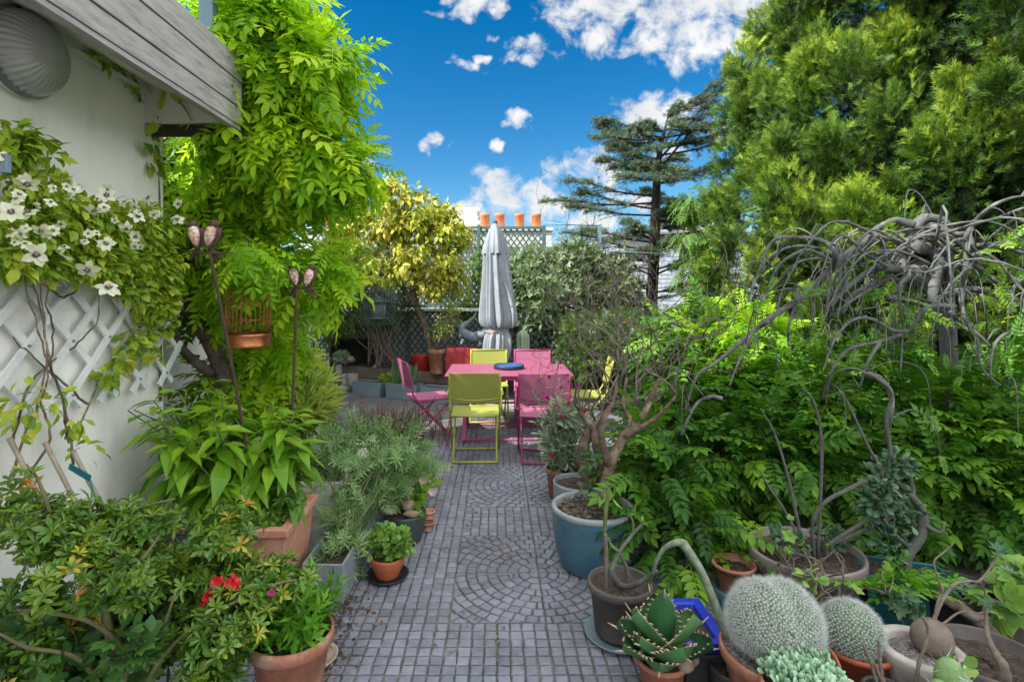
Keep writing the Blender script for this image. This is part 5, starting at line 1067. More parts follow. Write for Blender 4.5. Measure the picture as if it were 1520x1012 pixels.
for pts, r0, r1, d0, d1 in brs:
    m = MB(); n = len(pts); p = smooth_path([P(*z3(x,y), d0+(d1-d0)*i/(n-1)+.05*rs.randn()) for i,(x,y) in enumerate(pts)], 6)
    tube(m, p, np.linspace(r0*.82, r1*.66, len(p))*sc(3.4), 10, lump=.28)
    for k in range(rs.randint(1,4)):               # drooping side twigs
        i = rs.randint(len(p)//3, len(p)); sd = nrm(np.array([rs.randn(), rs.randn(), .5])); L_ = .15+.28*rs.rand()
        tw = smooth_path([p[i], p[i]+sd*L_*.4+[0,0,.03], p[i]+sd*L_*.75+[0,0,-.06], p[i]+sd*L_*.85+[0,0,-.06-L_*.6]],5); tube(m, tw, np.linspace(min(r1,2.2)*.62,.5,len(tw))*sc(3.4), 6); tips.append(tw[-1]); tips.append(tw[-4])
    obj('branch', m, K['greybark'], rob)
for k in range(27):                                # more thin arching branches round the knot
    p0 = P(1372+45*rs.randn(), 372+18*rs.randn(), 3.5+.1*rs.randn()); a = rs.rand()*2*PI if k % 3 else PI+.5*rs.randn(); L_ = .45+.75*rs.rand(); o_ = np.array([math.cos(a), .55*math.sin(a)-.15, 0])
    p = smooth_path([p0, p0+o_*L_*.3+[0,0,.06+.05*rs.rand()], p0+o_*L_*.65+[0,0,.03+.08*rs.randn()], p0+o_*L_*.92+[0,0,-.12-.15*rs.rand()], p0+o_*L_*1.05+[0,0,-.3-.35*rs.rand()]], 6); p += .006*rs.randn(*p.shape)*np.linspace(0,1,len(p))[:,None]
    m = MB(); tube(m, p, np.linspace(.008+.006*rs.rand()**2, .0028, len(p)), 8, lump=.3)
    for _ in range(2):
        i = rs.randint(10, len(p)); sd = nrm(np.array([rs.randn(), rs.randn(), .2])); l_ = .12+.2*rs.rand(); tw = smooth_path([p[i], p[i]+sd*l_*.5, p[i]+sd*l_*.8+[0,0,-.1], p[i]+sd*l_*.85+[0,0,-.25]],4); tube(m, tw, np.linspace(.0045,.002,len(tw)), 5)
    obj('branch', m, K['greybark'], rob)
m = MB(); pinr = [pinnate_t(6,.29,.235,.22,RS(i+20),True) for i in range(4)]; pinr2 = [pinnate_t(7,.27,.25,.3,RS(i+30)) for i in range(3)]
body = [(np.array([1.75,3.95,.50]), np.array([.85,.65,.62])),(np.array([2.6,3.85,.55]), np.array([.9,.7,.70])),(np.array([3.5,3.7,.55]), np.array([.9,.75,.70])),(np.array([1.62,4.35,.75]), np.array([.42,.5,.55])),(np.array([1.7,4.6,1.1]), np.array([.55,.5,.42])),(np.array([2.2,3.5,.45]), np.array([.9,.45,.45])),(np.array([3.1,3.3,.45]), np.array([.8,.45,.5])),(np.array([1.3,3.55,.45]), np.array([.42,.4,.42])),E(1010,795,3.05,85,70,.3),E(960,700,3.4,50,60,.3)]
leafage(m, body, 3600, pinr+pinr2[:2], .25, RS(122), 230, .24, droop=.10, out=.75, rand=.5, flatn=1.3, tone=.55, svar=.5, shell=.4, bias=[-.1,-.25,0], zmin=-.05, rndout=.15)
tp = np.array(tips); tp = tp[::2]; inst(m, pinr2, tp, np.c_[.7*RS(5).randn(len(tp),2), -.5*np.ones(len(tp))], np.tile([0,-.5,1],(len(tp),1)), .09, .75)
leafage(m, [E(1230,455,3.3,150,30,.2),E(1330,400,3.5,60,25,.2),E(1490,380,3.3,30,60,.2),E(1500,520,3.3,40,40,.2)], 45, pinr2, .17, RS(124), 40, .12, droop=.2, tone=.3, rndout=.6)
obj('foliage', m, G['robin'], rob)
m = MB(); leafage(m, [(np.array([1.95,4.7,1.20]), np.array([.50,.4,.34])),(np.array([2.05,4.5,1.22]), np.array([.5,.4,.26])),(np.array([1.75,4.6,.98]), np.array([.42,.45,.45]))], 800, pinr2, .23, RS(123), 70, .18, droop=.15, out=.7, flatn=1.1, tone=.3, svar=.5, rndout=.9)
obj('sunlit_young_foliage', m, leafmat('robinia_sunlit_young_leaf', [(.07,.20,.015),(.20,.40,.02),(.36,.52,.03)], trans=.45), rob)  # young leaves at the top left, the sun's brightness put into their colour
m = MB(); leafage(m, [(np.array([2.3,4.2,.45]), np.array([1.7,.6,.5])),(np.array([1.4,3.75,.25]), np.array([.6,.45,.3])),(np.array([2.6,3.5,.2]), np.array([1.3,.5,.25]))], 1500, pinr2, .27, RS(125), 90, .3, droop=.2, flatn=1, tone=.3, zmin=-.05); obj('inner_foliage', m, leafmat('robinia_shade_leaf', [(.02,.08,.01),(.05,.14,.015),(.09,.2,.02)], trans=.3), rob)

# ================================================================== right side: pots along the path
ly = thing('potted_campion', [.525,4.25,0], 'terracotta pot of silver leaved campion with magenta flowers', 'potted plant')
pot('pot', [.525,4.25,0], .15, .115, .235, K['terracotta'], '', t=ly)
m = MB(); ms = MB(); rs = RS(131); tips = [P(835+27*rs.randn(),640+38*rs.randn(),4.2+.08*rs.randn()) for _ in range(46)]
fls = [(815,561),(827,602),(845,598),(888,602),(838,618),(812,590),(819,677),(858,573),(866,612),(834,577)]
tips += [P(x,y+3,4.1) for x,y in fls]
for q in tips:
    b = np.array([.525,4.25,.22])+.05*rs.randn(3)*[1,1,0]; p = smooth_path([b,(b+q)/2+.02*rs.randn(3),q],5); tube(ms, p, .003, 4); k = 9; id_ = rs.randint(1,len(p),k); a = rs.rand(k)*6
    inst(m, lan, p[id_], np.c_[np.cos(a),np.sin(a),.6*np.ones(k)], np.c_[.3*rs.randn(k,2),np.ones(k)], .05+.05*rs.rand(k), None, 0, rs)
leafage(m, [E(832,665,4.2,34,34,.13),E(830,625,4.18,30,34,.12)], 420, [lan], .09, rs, 20, .07, droop=-.4, zmin=.2); obj('stem', ms, G['silver'], ly); obj('foliage', m, G['silver'], ly)
for x, y in fls:
    c = P(x,y,4.08); m = MB(); n = 9; u = nrm(rs.randn(n,3)+[0,-.7,.5]); inst(m, round_t(.5), np.repeat(c[None],n,0), u, rs.randn(n,3)+[0,-1,1], .022+.008*rs.rand(n)); obj('flower', m, K['magenta'], ly)

def bare(name, base, dirs, seed, L, r, depth, label, potspec, zones=None, cat='potted plant', leafmat_=None):
    t = thing(name, potspec[0], label, cat); pot('pot', *potspec, '', t=t, **zones); return t
sb = thing('bare_shrub', [.56,3.72,0], 'dark blue grey pot with a thick twisted trunk and bare twigs, behind the blue pot', 'potted plant')
pot('pot', [.56,3.72,0], .175, .14, .31, K['zinc'], '', t=sb, rim=0, soilz=.03)
m = MB(); rs = RS(141); tips = []
tube(m, smooth_path([P(878,730,3.7), P(872,700,3.68), P(866,665,3.66), P(876,640,3.65), P(898,610,3.65)],5), np.linspace(.062,.022,21), 12, lump=.3); tube(m, smooth_path([P(888,725,3.72), P(893,690,3.62), P(885,660,3.58), P(880,635,3.6), P(860,612,3.6)],5), np.linspace(.04,.015,21), 10, lump=.3)
tube(m, smooth_path([P(880,728,3.66), P(858,718,3.6)],3), [.05,.02], 8, lump=.2)
for k in range(11):
    q = (P(898,610,3.65), P(860,612,3.6), P(880,640,3.6), P(870,645,3.64), P(887,625,3.65))[k%5]
    grow(m, q+.01*rs.randn(3), [.2*rs.randn(), .2*rs.randn(), 1], .40+.18*rs.rand(), .007, 3, rs, tips, wig=.85, up=.34, kids=(2,3), shrink=.66, n=6, mat=1, spread=.62)
obj('trunk', m, [K['tanbark'], K['twig']], sb)
m = MB(); tips = tips[::3]; tq = np.array([p for p,_ in tips]); inst(m, rosette_t(4,.3,1.,1,False), tq, np.array([d for _,d in tips]), rs.randn(len(tq),3), .018); obj('foliage', m, G['bud'], sb)
bp = thing('blue_pot_shrub', [.565,3.2,0], 'large blue glazed pot with a bare branching shrub of peeling tan bark', 'potted plant')
c = [.565,3.2,0]; m = MB(); lathe(m, [(0,0),(.185,0),(.19,.01),(.218,.10),(.232,.20),(.236,.30),(.236,.318)], c, 60); obj('pot', m, K['bluepot'], bp)
m = MB(); lathe(m, [(.236,.318),(.242,.326),(.242,.345),(.236,.35),(.218,.35),(.212,.344),(.208,.2),(0,.18)], c, 60); obj('rim', m, K['bluerim'], bp)
m = MB(); lathe(m, [(.21,.31),(.18,.318),(.13,.322),(.07,.325),(.001,.33)], c, 40); V = m.V[-1]; V[:,2] += .014*RS(3).rand(len(V)); 
n = 240; rs = RS(142); a = rs.rand(n)*6.3; r_ = .2*rs.rand(n)**.5; inst(m, mini_t(.2,.1), np.c_[c[0]+r_*np.cos(a), c[1]+r_*np.sin(a), .333*np.ones(n)], np.c_[rs.randn(n,2),.15*np.ones(n)], np.c_[.3*rs.randn(n,2),np.ones(n)], .02+.03*rs.rand(n), None, 1, rs); obj('soil', m, [K['soil'], K['twig']], bp)
m = MB(); tips = []
tube(m, smooth_path([P(893,775,3.2), P(897,735,3.2), P(904,696,3.22), P(921,656,3.25), P(945,630,3.3), P(960,606,3.35), P(970,580,3.35), P(980,560,3.35)],5), np.linspace(.040,.010,36), 12, lump=.22)
tube(m, smooth_path([P(905,692,3.22), P(893,650,3.15), P(897,620,3.15), P(910,595,3.15), P(916,560,3.15)],5), np.linspace(.024,.009,21), 9, lump=.3); tube(m, smooth_path([P(921,656,3.25), P(935,625,3.3), P(925,600,3.35), P(930,560,3.4)],5), np.linspace(.02,.008,16), 8, lump=.3)
tube(m, smooth_path([P(925,650,3.25), P(955,632,3.2), P(978,616,3.15), P(1003,588,3.1)],5), np.linspace(.018,.007,16), 8, lump=.3)
qs = (P(980,560,3.35), P(916,560,3.15), P(930,560,3.4), P(1003,588,3.1), P(960,606,3.35), P(905,600,3.15), P(940,600,3.3))
for k in range(15):
    q = qs[k%7]; grow(m, q+.006*rs.randn(3), [.02+.22*rs.randn(), .22*rs.randn(), 1], .39+.18*rs.rand(), .0064, 3, rs, tips, wig=.85, up=.36, kids=(2,3), shrink=.66, n=6, mat=1, spread=.62)
obj('trunk', m, [K['tanbark'], K['twig']], bp)
m = MB(); tips = tips[::3]; tq = np.array([p for p,_ in tips]); inst(m, rosette_t(4,.3,1.,1,False), tq, np.array([d for _,d in tips]), rs.randn(len(tq),3), .016); obj('foliage', m, G['bud'], bp)

bc = [.575,2.53,.022]; saucer([.575,2.53,0], .165, K['bluezinc'], 'blue grey saucer under the dark brown pot')
bs = thing('potted_euphorbia', bc, 'dark brown pot with knobbly grey and green stems in front of the blue pot', 'potted plant')
pot('pot', bc, .150, .115, .235, K['brownpot'], '', t=bs, soilz=.03)
zA = lambda x, y, d: P(840+x*.2885, 720+y*.2885, d)
for pts, r, mt in (([zA(205,590,2.5),zA(210,480,2.5),zA(205,300,2.5),zA(200,240,2.5)],[.0095,.010,.009],'twig'),([zA(200,240,2.5),zA(205,130,2.5),zA(215,60,2.5),zA(215,5,2.5)],[.009,.010,.003],'greenstem'),([zA(255,580,2.52),zA(270,510,2.5),zA(235,450,2.48),zA(255,380,2.5),zA(290,320,2.52),zA(345,250,2.55),(zA(400,190,2.58))],[.016,.010,.006],'greystem'),([zA(270,510,2.5),zA(320,520,2.45),zA(380,500,2.4),zA(430,465,2.38),zA(470,440,2.36)],[.013,.011,.009],'greystem'),([zA(310,590,2.5),zA(320,470,2.5),zA(300,390,2.5),zA(285,360,2.5)],[.010,.008],'greystem'),([zA(400,600,2.45),zA(410,560,2.45),zA(450,440,2.42),zA(465,380,2.4)],[.009,.007],'greenstem'),([zA(270,340,2.5),zA(235,310,2.5),zA(215,270,2.5)],[.007,.006],'greenstem'),([zA(345,250,2.55),zA(345,190,2.55),zA(325,150,2.55)],[.006,.004],'greenstem'),([zA(290,600,2.45),zA(300,560,2.45),zA(340,600,2.4)],[.008,.005],'greystem')):
    m = MB(); p = smooth_path(pts, 8); tube(m, p, np.interp(np.linspace(0,1,len(p)), np.linspace(0,1,len(r)), r)*(1+.14*(np.arange(len(p))%3==0)), 9, lump=.12); obj('stem', m, K[mt], bs)
m = MB(); rs = RS(151); inst(m, [lan], np.repeat(np.array([zA(390,200,2.57), zA(330,160,2.55), zA(240,60,2.5)]),6,0), rs.randn(18,3)+[.2,-.2,.6], rs.randn(18,3), .035+.03*rs.rand(18)); obj('foliage', m, G['mint'], bs)

# arching stem of a cactus
ac = thing('arching_cactus', P(1085,1050,2.05)*[1,1,0], 'grey green cactus stem arching over the blue tray and hanging its thin tip', 'cactus')
m = MB(); q = P(1085,0,2.12)*[1,1,0]
p = smooth_path([q+[0,0,.12], q+[0,0,.2], P(1071,922,2.15), P(1059,890,2.2), P(1042,850,2.25), P(1022,818,2.28), P(1012,806,2.3), P(1000,806,2.3), P(985,815,2.32), P(974,834,2.33), P(970,850,2.34)], 7)
tube(m, p, np.interp(np.linspace(0,1,len(p)), [0,.4,.58,.66,.8,1], [.024,.022,.026,.02,.012,.008]), 14, flat=.75, lump=.05); obj('stem', m, mat('dusty_cactus_skin', [(.075,.11,.075),(.14,.19,.125),(.24,.26,.20)], .8, 30, 7, .4), ac)
pot('pot', q, .085, .07, .14, K['blackplastic'], '', t=ac, rim=0)
# blue tray on a black trough
tq = planter('trough', [.835,2.31,0], .17, .31, .155, .02, K['blackplastic'], 'black trough beneath the bright blue tray', 'trough', taper=.96, soil=False)
tq = planter('seed_tray', [.835,2.31,.156], .19, .33, .05, .02, K['navyplastic'], 'bright blue plastic tray of dark soil behind the agave', 'tray', taper=.9, wall=.042, soilz=.03)
# agave
ac_ = np.array([P(982,0,2.16)[0], 2.16, 0]); av = thing('potted_agave', ac_, 'broad toothed agave with brown scarred edges in a small terracotta pot', 'potted plant')
pot('pot', ac_, .105, .075, .15, K['terracotta'], '', t=av, soilz=.015)
def agave_leaf(mb, base, d, n_, L_, w, curl, tooth=True, mat=0):
    d = nrm(d); n_ = nrm(np.asarray(n_)-d*np.dot(n_,d)); x = np.cross(d,n_); k = 14; V = []; F_ = []
    tt = np.linspace(0,1,k)
    wid = w*np.interp(tt,[0,.25,.55,.8,.93,1],[.62,.85,1,.72,.30,.02])
    for t, ww in zip(tt, wid):
        c_ = base + d*L_*t + n_*L_*curl*t*t
        for u, e in ((-1,.0),(-.97,.002),(-.5,-.010),(0,-.02),(.5,-.010),(.97,.002),(1,.0)): V.append(c_+x*ww*u+n_*(abs(u)**2*w*.45+e*0))
        for u in (.5,0,-.5): V.append(c_+x*ww*u+n_*(abs(u)**2*w*.45-.012*(1-t*.9)-.002))
    ring = 10; idx = np.arange(k*ring).reshape(k,ring)
    f = np.stack([idx[:-1],np.roll(idx[:-1],-1,1),np.roll(idx[1:],-1,1),idx[1:]],-1); cols = f.shape[1]
    edge = np.zeros(cols,bool); edge[[0,5]] = True
    mb.add(V, [f[:,~edge].reshape(-1,4)], 0, True, R.rand()); mb.add(V, [f[:,edge].reshape(-1,4)], 1, True)
    if tooth:
        for t in np.arange(.16,.93,.085):
            c_ = base + d*L_*t + n_*L_*curl*t*t; ww = np.interp(t, tt, wid)
            for s in (-1,1):
                b = c_+x*ww*s+n_*w*.45; mb.add([b-d*.006,b+d*.006,b+x*s*.013+n_*.008-d*.003,b+n_*.006], np.array([[0,1,2],[1,3,2],[3,0,2]]), 1, False)
        b = base+d*L_+n_*L_*curl; tube(mb, [b-d*.01, b+d*.035], [.005,.0008], 6, 1)
am = leafmat('agave_skin', [(.02,.075,.03),(.045,.14,.05),(.09,.20,.07)], trans=.08, rough=.4); em = mat('agave_dry_edge', [(.30,.20,.11),(.50,.42,.32)], .8, 40)
ab_ = ac_+[0,0,.145]
for az_, el, L_, w, cu in ((-95,78,.30,.055,.02),(195,55,.24,.085,-.05),(-25,52,.25,.090,-.05),(100,65,.24,.08,-.03),(-140,30,.20,.062,.12),(-75,18,.20,.085,.25),(-20,16,.22,.075,.10),(165,22,.21,.07,.10),(-165,12,.19,.06,.10),(40,35,.2,.07,.0),(-110,5,.17,.07,.2),(140,45,.2,.07,0),(-50,40,.15,.06,.1)):
    a, e = math.radians(az_), math.radians(el); d = np.array([math.cos(a)*math.cos(e), math.sin(a)*math.cos(e), math.sin(e)]); n_ = np.array([-math.cos(a)*math.sin(e), -math.sin(a)*math.sin(e), math.cos(e)])
    m = MB(); agave_leaf(m, ab_+d*.012, d, n_, L_*.9, w*1.08, cu); obj('leaf', m, [am, em], av)
m = MB(); ball(m, ac_+[.075,-.06,.16], (.035,.03,.03), lump=.1, seed=4); ball(m, ac_+[.12,-.03,.155], (.022,.02,.025), lump=.1, seed=6); obj('offset', m, K['brownstone'], av)

# small terracotta pot standing on a blue one
tp0 = np.array([P(1089,0,2.75)[0], 2.75, 0]); bb_ = pot('flower_pot', tp0, .10, .09, .105, K['bluepot'], 'low blue pot carrying the small empty terracotta pot', rim=0, soilz=.012)
pot('flower_pot', tp0+[0,0,.098], .107, .065, .135, K['terracotta'], 'small terracotta pot with bare soil between the arching cactus and the taupe pot', wall=.013, soilz=.04)
# taupe pot
tc_ = np.array([1.585,2.78,0]); tt_ = thing('potted_succulent', tc_, 'wide taupe pot with tall snaking grey stems', 'potted plant')
pot('pot', tc_, .275, .22, .29, K['taupe'], '', t=tt_, rim=.32, ro=.01, wall=.018, soilz=.04, n=60)
z4 = lambda x, y, d: P(980+x*.355, 560+y*.355, d)
for pts, r in (([(595,700),(540,440),(480,240),(420,130)],(.011,.010,.007,.004)),([(600,700),(510,540),(450,450),(415,385)],(.010,.008,.004)),([(690,705),(760,660),(850,600),(920,510),(932,430),(910,360),(870,290),(800,140),(762,62)],(.012,.012,.011,.009,.006)),([(640,705),(640,600),(690,520),(800,460),(920,400),(962,330),(945,180),(968,70),(900,0),(850,-20)],(.012,.013,.012,.010)),([(700,700),(850,640),(930,600),(1010,572)],(.013,.012,.010)),([(660,700),(668,560),(675,330),(668,200),(640,100),(598,45)],(.010,.010,.008,.006))):
    m = MB(); n = len(pts); p = smooth_path([z4(x,y,2.72-.02*i) for i,(x,y) in enumerate(pts)], 7); p[0][2] = min(p[0][2], .24); tube(m, p, np.interp(np.linspace(0,1,len(p)),np.linspace(0,1,len(r)),r)*.78, 10, lump=.14); obj('stem', m, K['greystem'], tt_)
m = MB(); rs = RS(161); leafage(m, [E(1165,800,2.72,28,10,.12),E(1230,800,2.8,30,8,.1)], 170, [round_t(.4)], .035, rs, 20, .04, droop=-.3, zmin=.24); obj('foliage', m, G['jade'], tt_)
tw = thing('twiggy_pelargonium', [1.38,2.42,0], 'tangle of bare tan twigs with a few pale leaves before the taupe pot', 'potted plant')
pot('pot', [1.47,2.45,0], .15, .12, .17, K['bluezinc'], '', t=tw, rim=0)
m = MB(); tips = []; rs = RS(162); b = np.array([1.47,2.45,.15])
for k in range(8): grow(m, b+.05*rs.randn(3)*[1,1,0], [.3*rs.randn(),.25*rs.randn(),1], .22, .008, 2, rs, tips, wig=.7, up=.1, kids=(2,3), shrink=.75, n=6, spread=1.0)
obj('branch', m, K['twig'], tw)
m = MB(); tq = np.array([p for p,_ in tips]); ii = rs.choice(len(tq), 14); inst(m, rosette_t(5,.35,.5,3), tq[ii], np.array([tips[i][1] for i in ii]), rs.randn(14,3), .028+.02*rs.rand(14)); leafage(m, [E(1200,865,2.15,16,14,.05)], 18, [round_t(.4)], .04, rs, 6, .04); obj('foliage', m, G['mint'], tw)

# jade shrub in a teal trough
jt = planter('trough', [P(1340,0,2.62)[0],2.62,0], .36, .24, .26, -.35, K['teal'], 'teal trough holding the jade shrub and ferns', 'trough', taper=.92)
jd = thing('jade_shrub', [P(1348,0,2.65)[0],2.65,.22], 'jade shrub with a thick pale trunk and fleshy grey green leaves', 'shrub')
m = MB(); tube(m, smooth_path([P(1343,860,2.65),P(1345,826,2.65),P(1366,795,2.65),P(1368,760,2.65),P(1352,735,2.65),P(1330,715,2.65)],6), np.linspace(.030,.014,31), 11, lump=.12); tube(m, smooth_path([P(1366,775,2.65),P(1395,790,2.6),P(1402,775,2.6)],4), [.012,.006], 7); tube(m, smooth_path([P(1356,740,2.65),P(1350,700,2.65),P(1345,685,2.65)],4), [.014,.008], 7); tube(m, smooth_path([P(1350,812,2.65),P(1325,790,2.62),P(1312,770,2.6)],4), [.012,.007], 7); obj('trunk', m, K['greystem'], jd)
m = MB(); jl = fat_t(.27,.08); leafage(m, [E(1332,688,2.65,28,16,.1),E(1320,712,2.62,32,20,.1),E(1305,745,2.65,30,25,.12),E(1335,765,2.7,30,35,.12),E(1315,800,2.65,24,25,.1)], 360, [jl], .055, RS(163), 50, .055, droop=-.1, out=.8, rand=.5, tone=.3, smooth=True); obj('foliage', m, G['jade'], jd)
fe = thing('fern', [P(1335,0,2.5)[0],2.5,.24], 'light green fern fronds at the front of the teal trough', 'plant')
m = MB(); n = 26; rs = RS(164); inst(m, [pinnate_t(7,.30,.22,.3,RS(3)), pinnate_t(6,.3,.25,.5,RS(4))], np.array([P(1325,868,2.42)]*n)+.05*rs.randn(n,3)*[1.6,.6,.3], np.c_[rs.randn(n),-.4*rs.rand(n),.35+.3*rs.rand(n)], np.c_[.2*rs.randn(n,2),np.ones(n)], .12+.07*rs.rand(n), None, 0, rs); obj('frond', m, G['bright'], fe)

def cactus_body(t, c, r, nrib, n_a, sl, seed, cleft=0, tilt=0):
    """spiny globe; r radii; areoles in spirals"""
    rs = RS(seed); m = MB(); ball(m, c, r, 48, 26); r = np.asarray(r)
    V = m.V[-1]
    def shape(D): 
        s = 1 - cleft*np.exp(-(D[:,0]*.85+D[:,1]*.15-.05)**2/.035)*np.clip(D[:,2]+.35,0,1); return s
    D = (V-c)/r; V[:] = c + D*r*shape(D)[:,None]
    b = obj('cactus_body', m, K['cactus'], t)
    i = np.arange(n_a)+.5; z = 1-1.55*i/n_a; th = i*2.39996; D = np.c_[np.sqrt(1-z*z)*np.cos(th), np.sqrt(1-z*z)*np.sin(th), z]
    Pn = c + D*r*shape(D)[:,None]; k = 11; ms = MB()
    PP = np.repeat(Pn,k,0); Nn = np.repeat(nrm(D/r),k,0); d = nrm(Nn*.55+.75*rs.randn(len(PP),3)); d[(d*Nn).sum(1) < 0] *= -1
    tm = (np.array([[-.022,0,0],[.022,0,0],[0,1,0],[0,0,.022]]), np.array([[0,1,2],[1,3,2],[3,0,2]])); inst(ms, tm, PP, d, rs.randn(len(PP),3), sl*(.6+.7*rs.rand(len(PP))), None, 0, rs)
    for p_, n_ in zip(Pn, nrm(D/r)): pass
    inst(ms, round_t(.5), Pn+nrm(D/r)*.003, np.cross(nrm(D/r), rs.randn(n_a,3)), nrm(D/r), sl*.26, None, 0, rs)
    obj('spines', ms, K['spine'], b)
c1 = np.array([1.055,2.03,0]); bcx = thing('potted_cactus', c1, 'large white spined globe cactus with a cleft crown in a terracotta pot', 'potted plant')
pot('pot', c1+[0,0,.0], .205, .145, .265, K['terracotta'], '', t=bcx, soil='gravel', soilz=.02, n=60)
cactus_body(bcx, P(1149,922,2.03), (.163,.155,.150), 0, 1500, .024, 171, cleft=.11)
c2 = np.array([P(1270,0,2.13)[0],2.13,0]); scx = thing('potted_cactus', c2, 'smaller round cactus with short white spines in an orange red pot', 'potted plant')
pot('pot', c2, .135, .10, .225, K['orangepot'], '', t=scx, soil='gravel', soilz=.03, rim=.12)
cactus_body(scx, P(1263,934,2.12), (.108,.105,.105), 0, 640, .020, 172)
c3 = np.array([P(1366,0,2.05)[0],2.05,0]); cdx = thing('potted_caudex', c3, 'thick rimmed grey stone pot with a swollen brown caudex and thin stems', 'potted plant')
m = MB(); lathe(m, [(0,0),(.10,0),(.125,.12),(.145,.22),(.148,.25),(.142,.258),(.112,.258),(.105,.25),(.10,.15),(0,.14)], c3, 48); obj('pot', m, K['stoneware'], cdx)
m = MB(); lathe(m, [(.106,.225),(.08,.23),(.04,.233),(.001,.235)], c3, 30); m.V[-1][:,2] += .01*RS(2).rand(len(m.V[-1])); obj('soil', m, K['gravel'], cdx)
m = MB(); cb_ = P(1383,946,2.06); ball(m, cb_, (.070,.066,.066), 26, 16, lump=.06, seed=3); obj('caudex', m, K['caudex'], cdx)
for pts, r in (([(1383,928),(1392,905),(1402,885),(1418,866),(1440,862),(1453,862),(1468,845),(1480,822)],(.012,.010,.008,.006)),([(1400,880),(1390,850),(1387,832),(1400,820),(1415,807)],(.007,.006,.004)),([(1385,930),(1400,925),(1425,908),(1450,910),(1470,905)],(.009,.006,.004)),([(1388,930),(1390,900),(1400,870)],(.009,.006)),([(1455,862),(1462,880),(1460,905)],(.006,.003))):
    m = MB(); p = smooth_path([P(x,y,2.08+.01*i) for i,(x,y) in enumerate(pts)],6); tube(m, p, np.interp(np.linspace(0,1,len(p)),np.linspace(0,1,len(r)),r)*.6, 8, lump=.25); obj('stem', m, K['twig'], cdx)
m = MB(); rs = RS(173)
for x, y, s in ((1481,820,.055),(1466,905,.03),(1497,850,.04)): inst(m, rosette_t(7,.18,.5,int(x)), P(x,y,2.12)[None], [[.1,-.3,1.]], [[1,0,0.]], s)
obj('foliage', m, G['jade'], cdx)
c4 = np.array([1.87,2.05,0]); dbw = pot('flower_pot', c4, .19, .15, .235, K['brownpot'], 'wide dark bowl of soil at the lower right corner', rim=0, soilz=.05, n=56)
c5 = np.array([P(1512,0,2.4)[0],2.4,0]); pot('flower_pot', c5, .15, .12, .26, K['brownpot'], 'dark pot cut by the right edge of the picture', rim=0)
lg = MB(); tube(lg, smooth_path([P(1360,872,2.45),P(1395,885,2.4),P(1430,905,2.35),P(1460,930,2.3),P(1482,955,2.25)],6), np.linspace(.02,.034,25), 12, lump=.25); tube(lg, smooth_path([P(1420,898,2.37),P(1440,915,2.3),P(1470,915,2.3)],4), [.02,.012], 8, lump=.25)
sup = P(1365,0,2.52)*[1,1,0]; pot('flower_pot', P(1420,0,2.52)*[1,1,0], .16, .13, .24, K['blackplastic'], 'black pot of small rosettes behind the grey log', rim=0)
for e_, lb_ in (([E(1335,890,2.35,32,14,.08)], 'small grey green rosettes left of the grey log'),([E(1420,880,2.5,42,14,.1)], 'small grey green rosettes behind the grey log')):
    rt_ = thing('rosette_succulent', e_[0][0]*[1,1,0]+[0,0,.2], lb_, 'succulent'); m = MB(); leafage(m, e_, 50, [rosette_t(7,.28,.4,i) for i in range(2)], .045, RS(175), 10, .04, droop=-.4); obj('foliage', m, G['jade'], rt_)
tag(obj('driftwood_log', lg, K['bark']), 'gnarled grey log lying among the pots, lower right', 'log')
gl = thing('geranium', P(1495,0,2.45)*[1,1,0], 'light green lobed geranium leaves at the right edge above the log', 'plant')
m = MB(); leafage(m, [E(1490,890,2.35,35,22,.1),E(1515,860,2.4,15,40,.1)], 60, [palmate_t(5,.30), palmate_t(7,.22)], .085, RS(176), 14, .07, droop=0, tone=.3); obj('foliage', m, G['mint'], gl); m = MB(); stems(m, c5+[0,0,.2], [P(1490+12*i,890-8*i,2.38) for i in range(4)], .004, RS(1)); obj('stem', m, K['greenstem'], gl)
# front row: pale succulents, cactus pads, spiny stem
c6 = np.array([P(1192,0,1.80)[0],1.80,0]); ps = thing('potted_sedum', c6, 'low cushion of pale mint green succulent leaves in front of the big cactus', 'potted plant')
pot('pot', c6, .135, .10, .30, K['terracotta'], '', t=ps, rim=.15)
m = MB(); rs = RS(181); leafage(m, [(c6+[0,0,.315], np.array([.15,.13,.05]))], 800, [fat_t(), fat_t(.30)], .030, rs, 70, .04, droop=-.6, out=.6, rand=.6, tone=.3, zmin=.28, smooth=True); obj('foliage', m, G['succ'], ps)
c7 = np.array([P(1412,0,1.78)[0],1.78,0]); op = thing('potted_opuntia', c7, 'bright green prickly cactus pad with long pale spines, bottom right', 'potted plant')
pot('pot', c7, .10, .08, .24, K['blackplastic'], '', t=op, rim=0)
m = MB(); ms = MB(); rs = RS(182)
for q, r in ((P(1408,1003,1.78),(.042,.034,.062)),(P(1425,1025,1.76),(.05,.036,.05)),(P(1395,1035,1.76),(.04,.034,.06))):
    ball(m, q, r, 20, 14, lump=.07, seed=5); n = 44; D = nrm(rs.randn(n,3)); inst(ms, (np.array([[-.02,0,0],[.02,0,0],[0,1,0],[0,0,.02]]), np.array([[0,1,2],[1,3,2],[3,0,2]])), q+D*np.array(r), D+.4*rs.randn(n,3), rs.randn(n,3), .02+.03*rs.rand(n))
bdy = obj('cactus_pad', m, mat('fresh_cactus_skin', [(.10,.19,.06),(.20,.31,.12)], .6, 30), op); obj('spines', ms, K['spine'], bdy)
m = MB(); inst(m, [round_t(.4)], np.repeat(P(1425,985,1.85)[None],7,0)+.02*rs.randn(7,3), rs.randn(7,3)+[.3,0,.5], rs.randn(7,3)+[0,-.5,1], .045); obj('foliage', m, G['mint'], op)
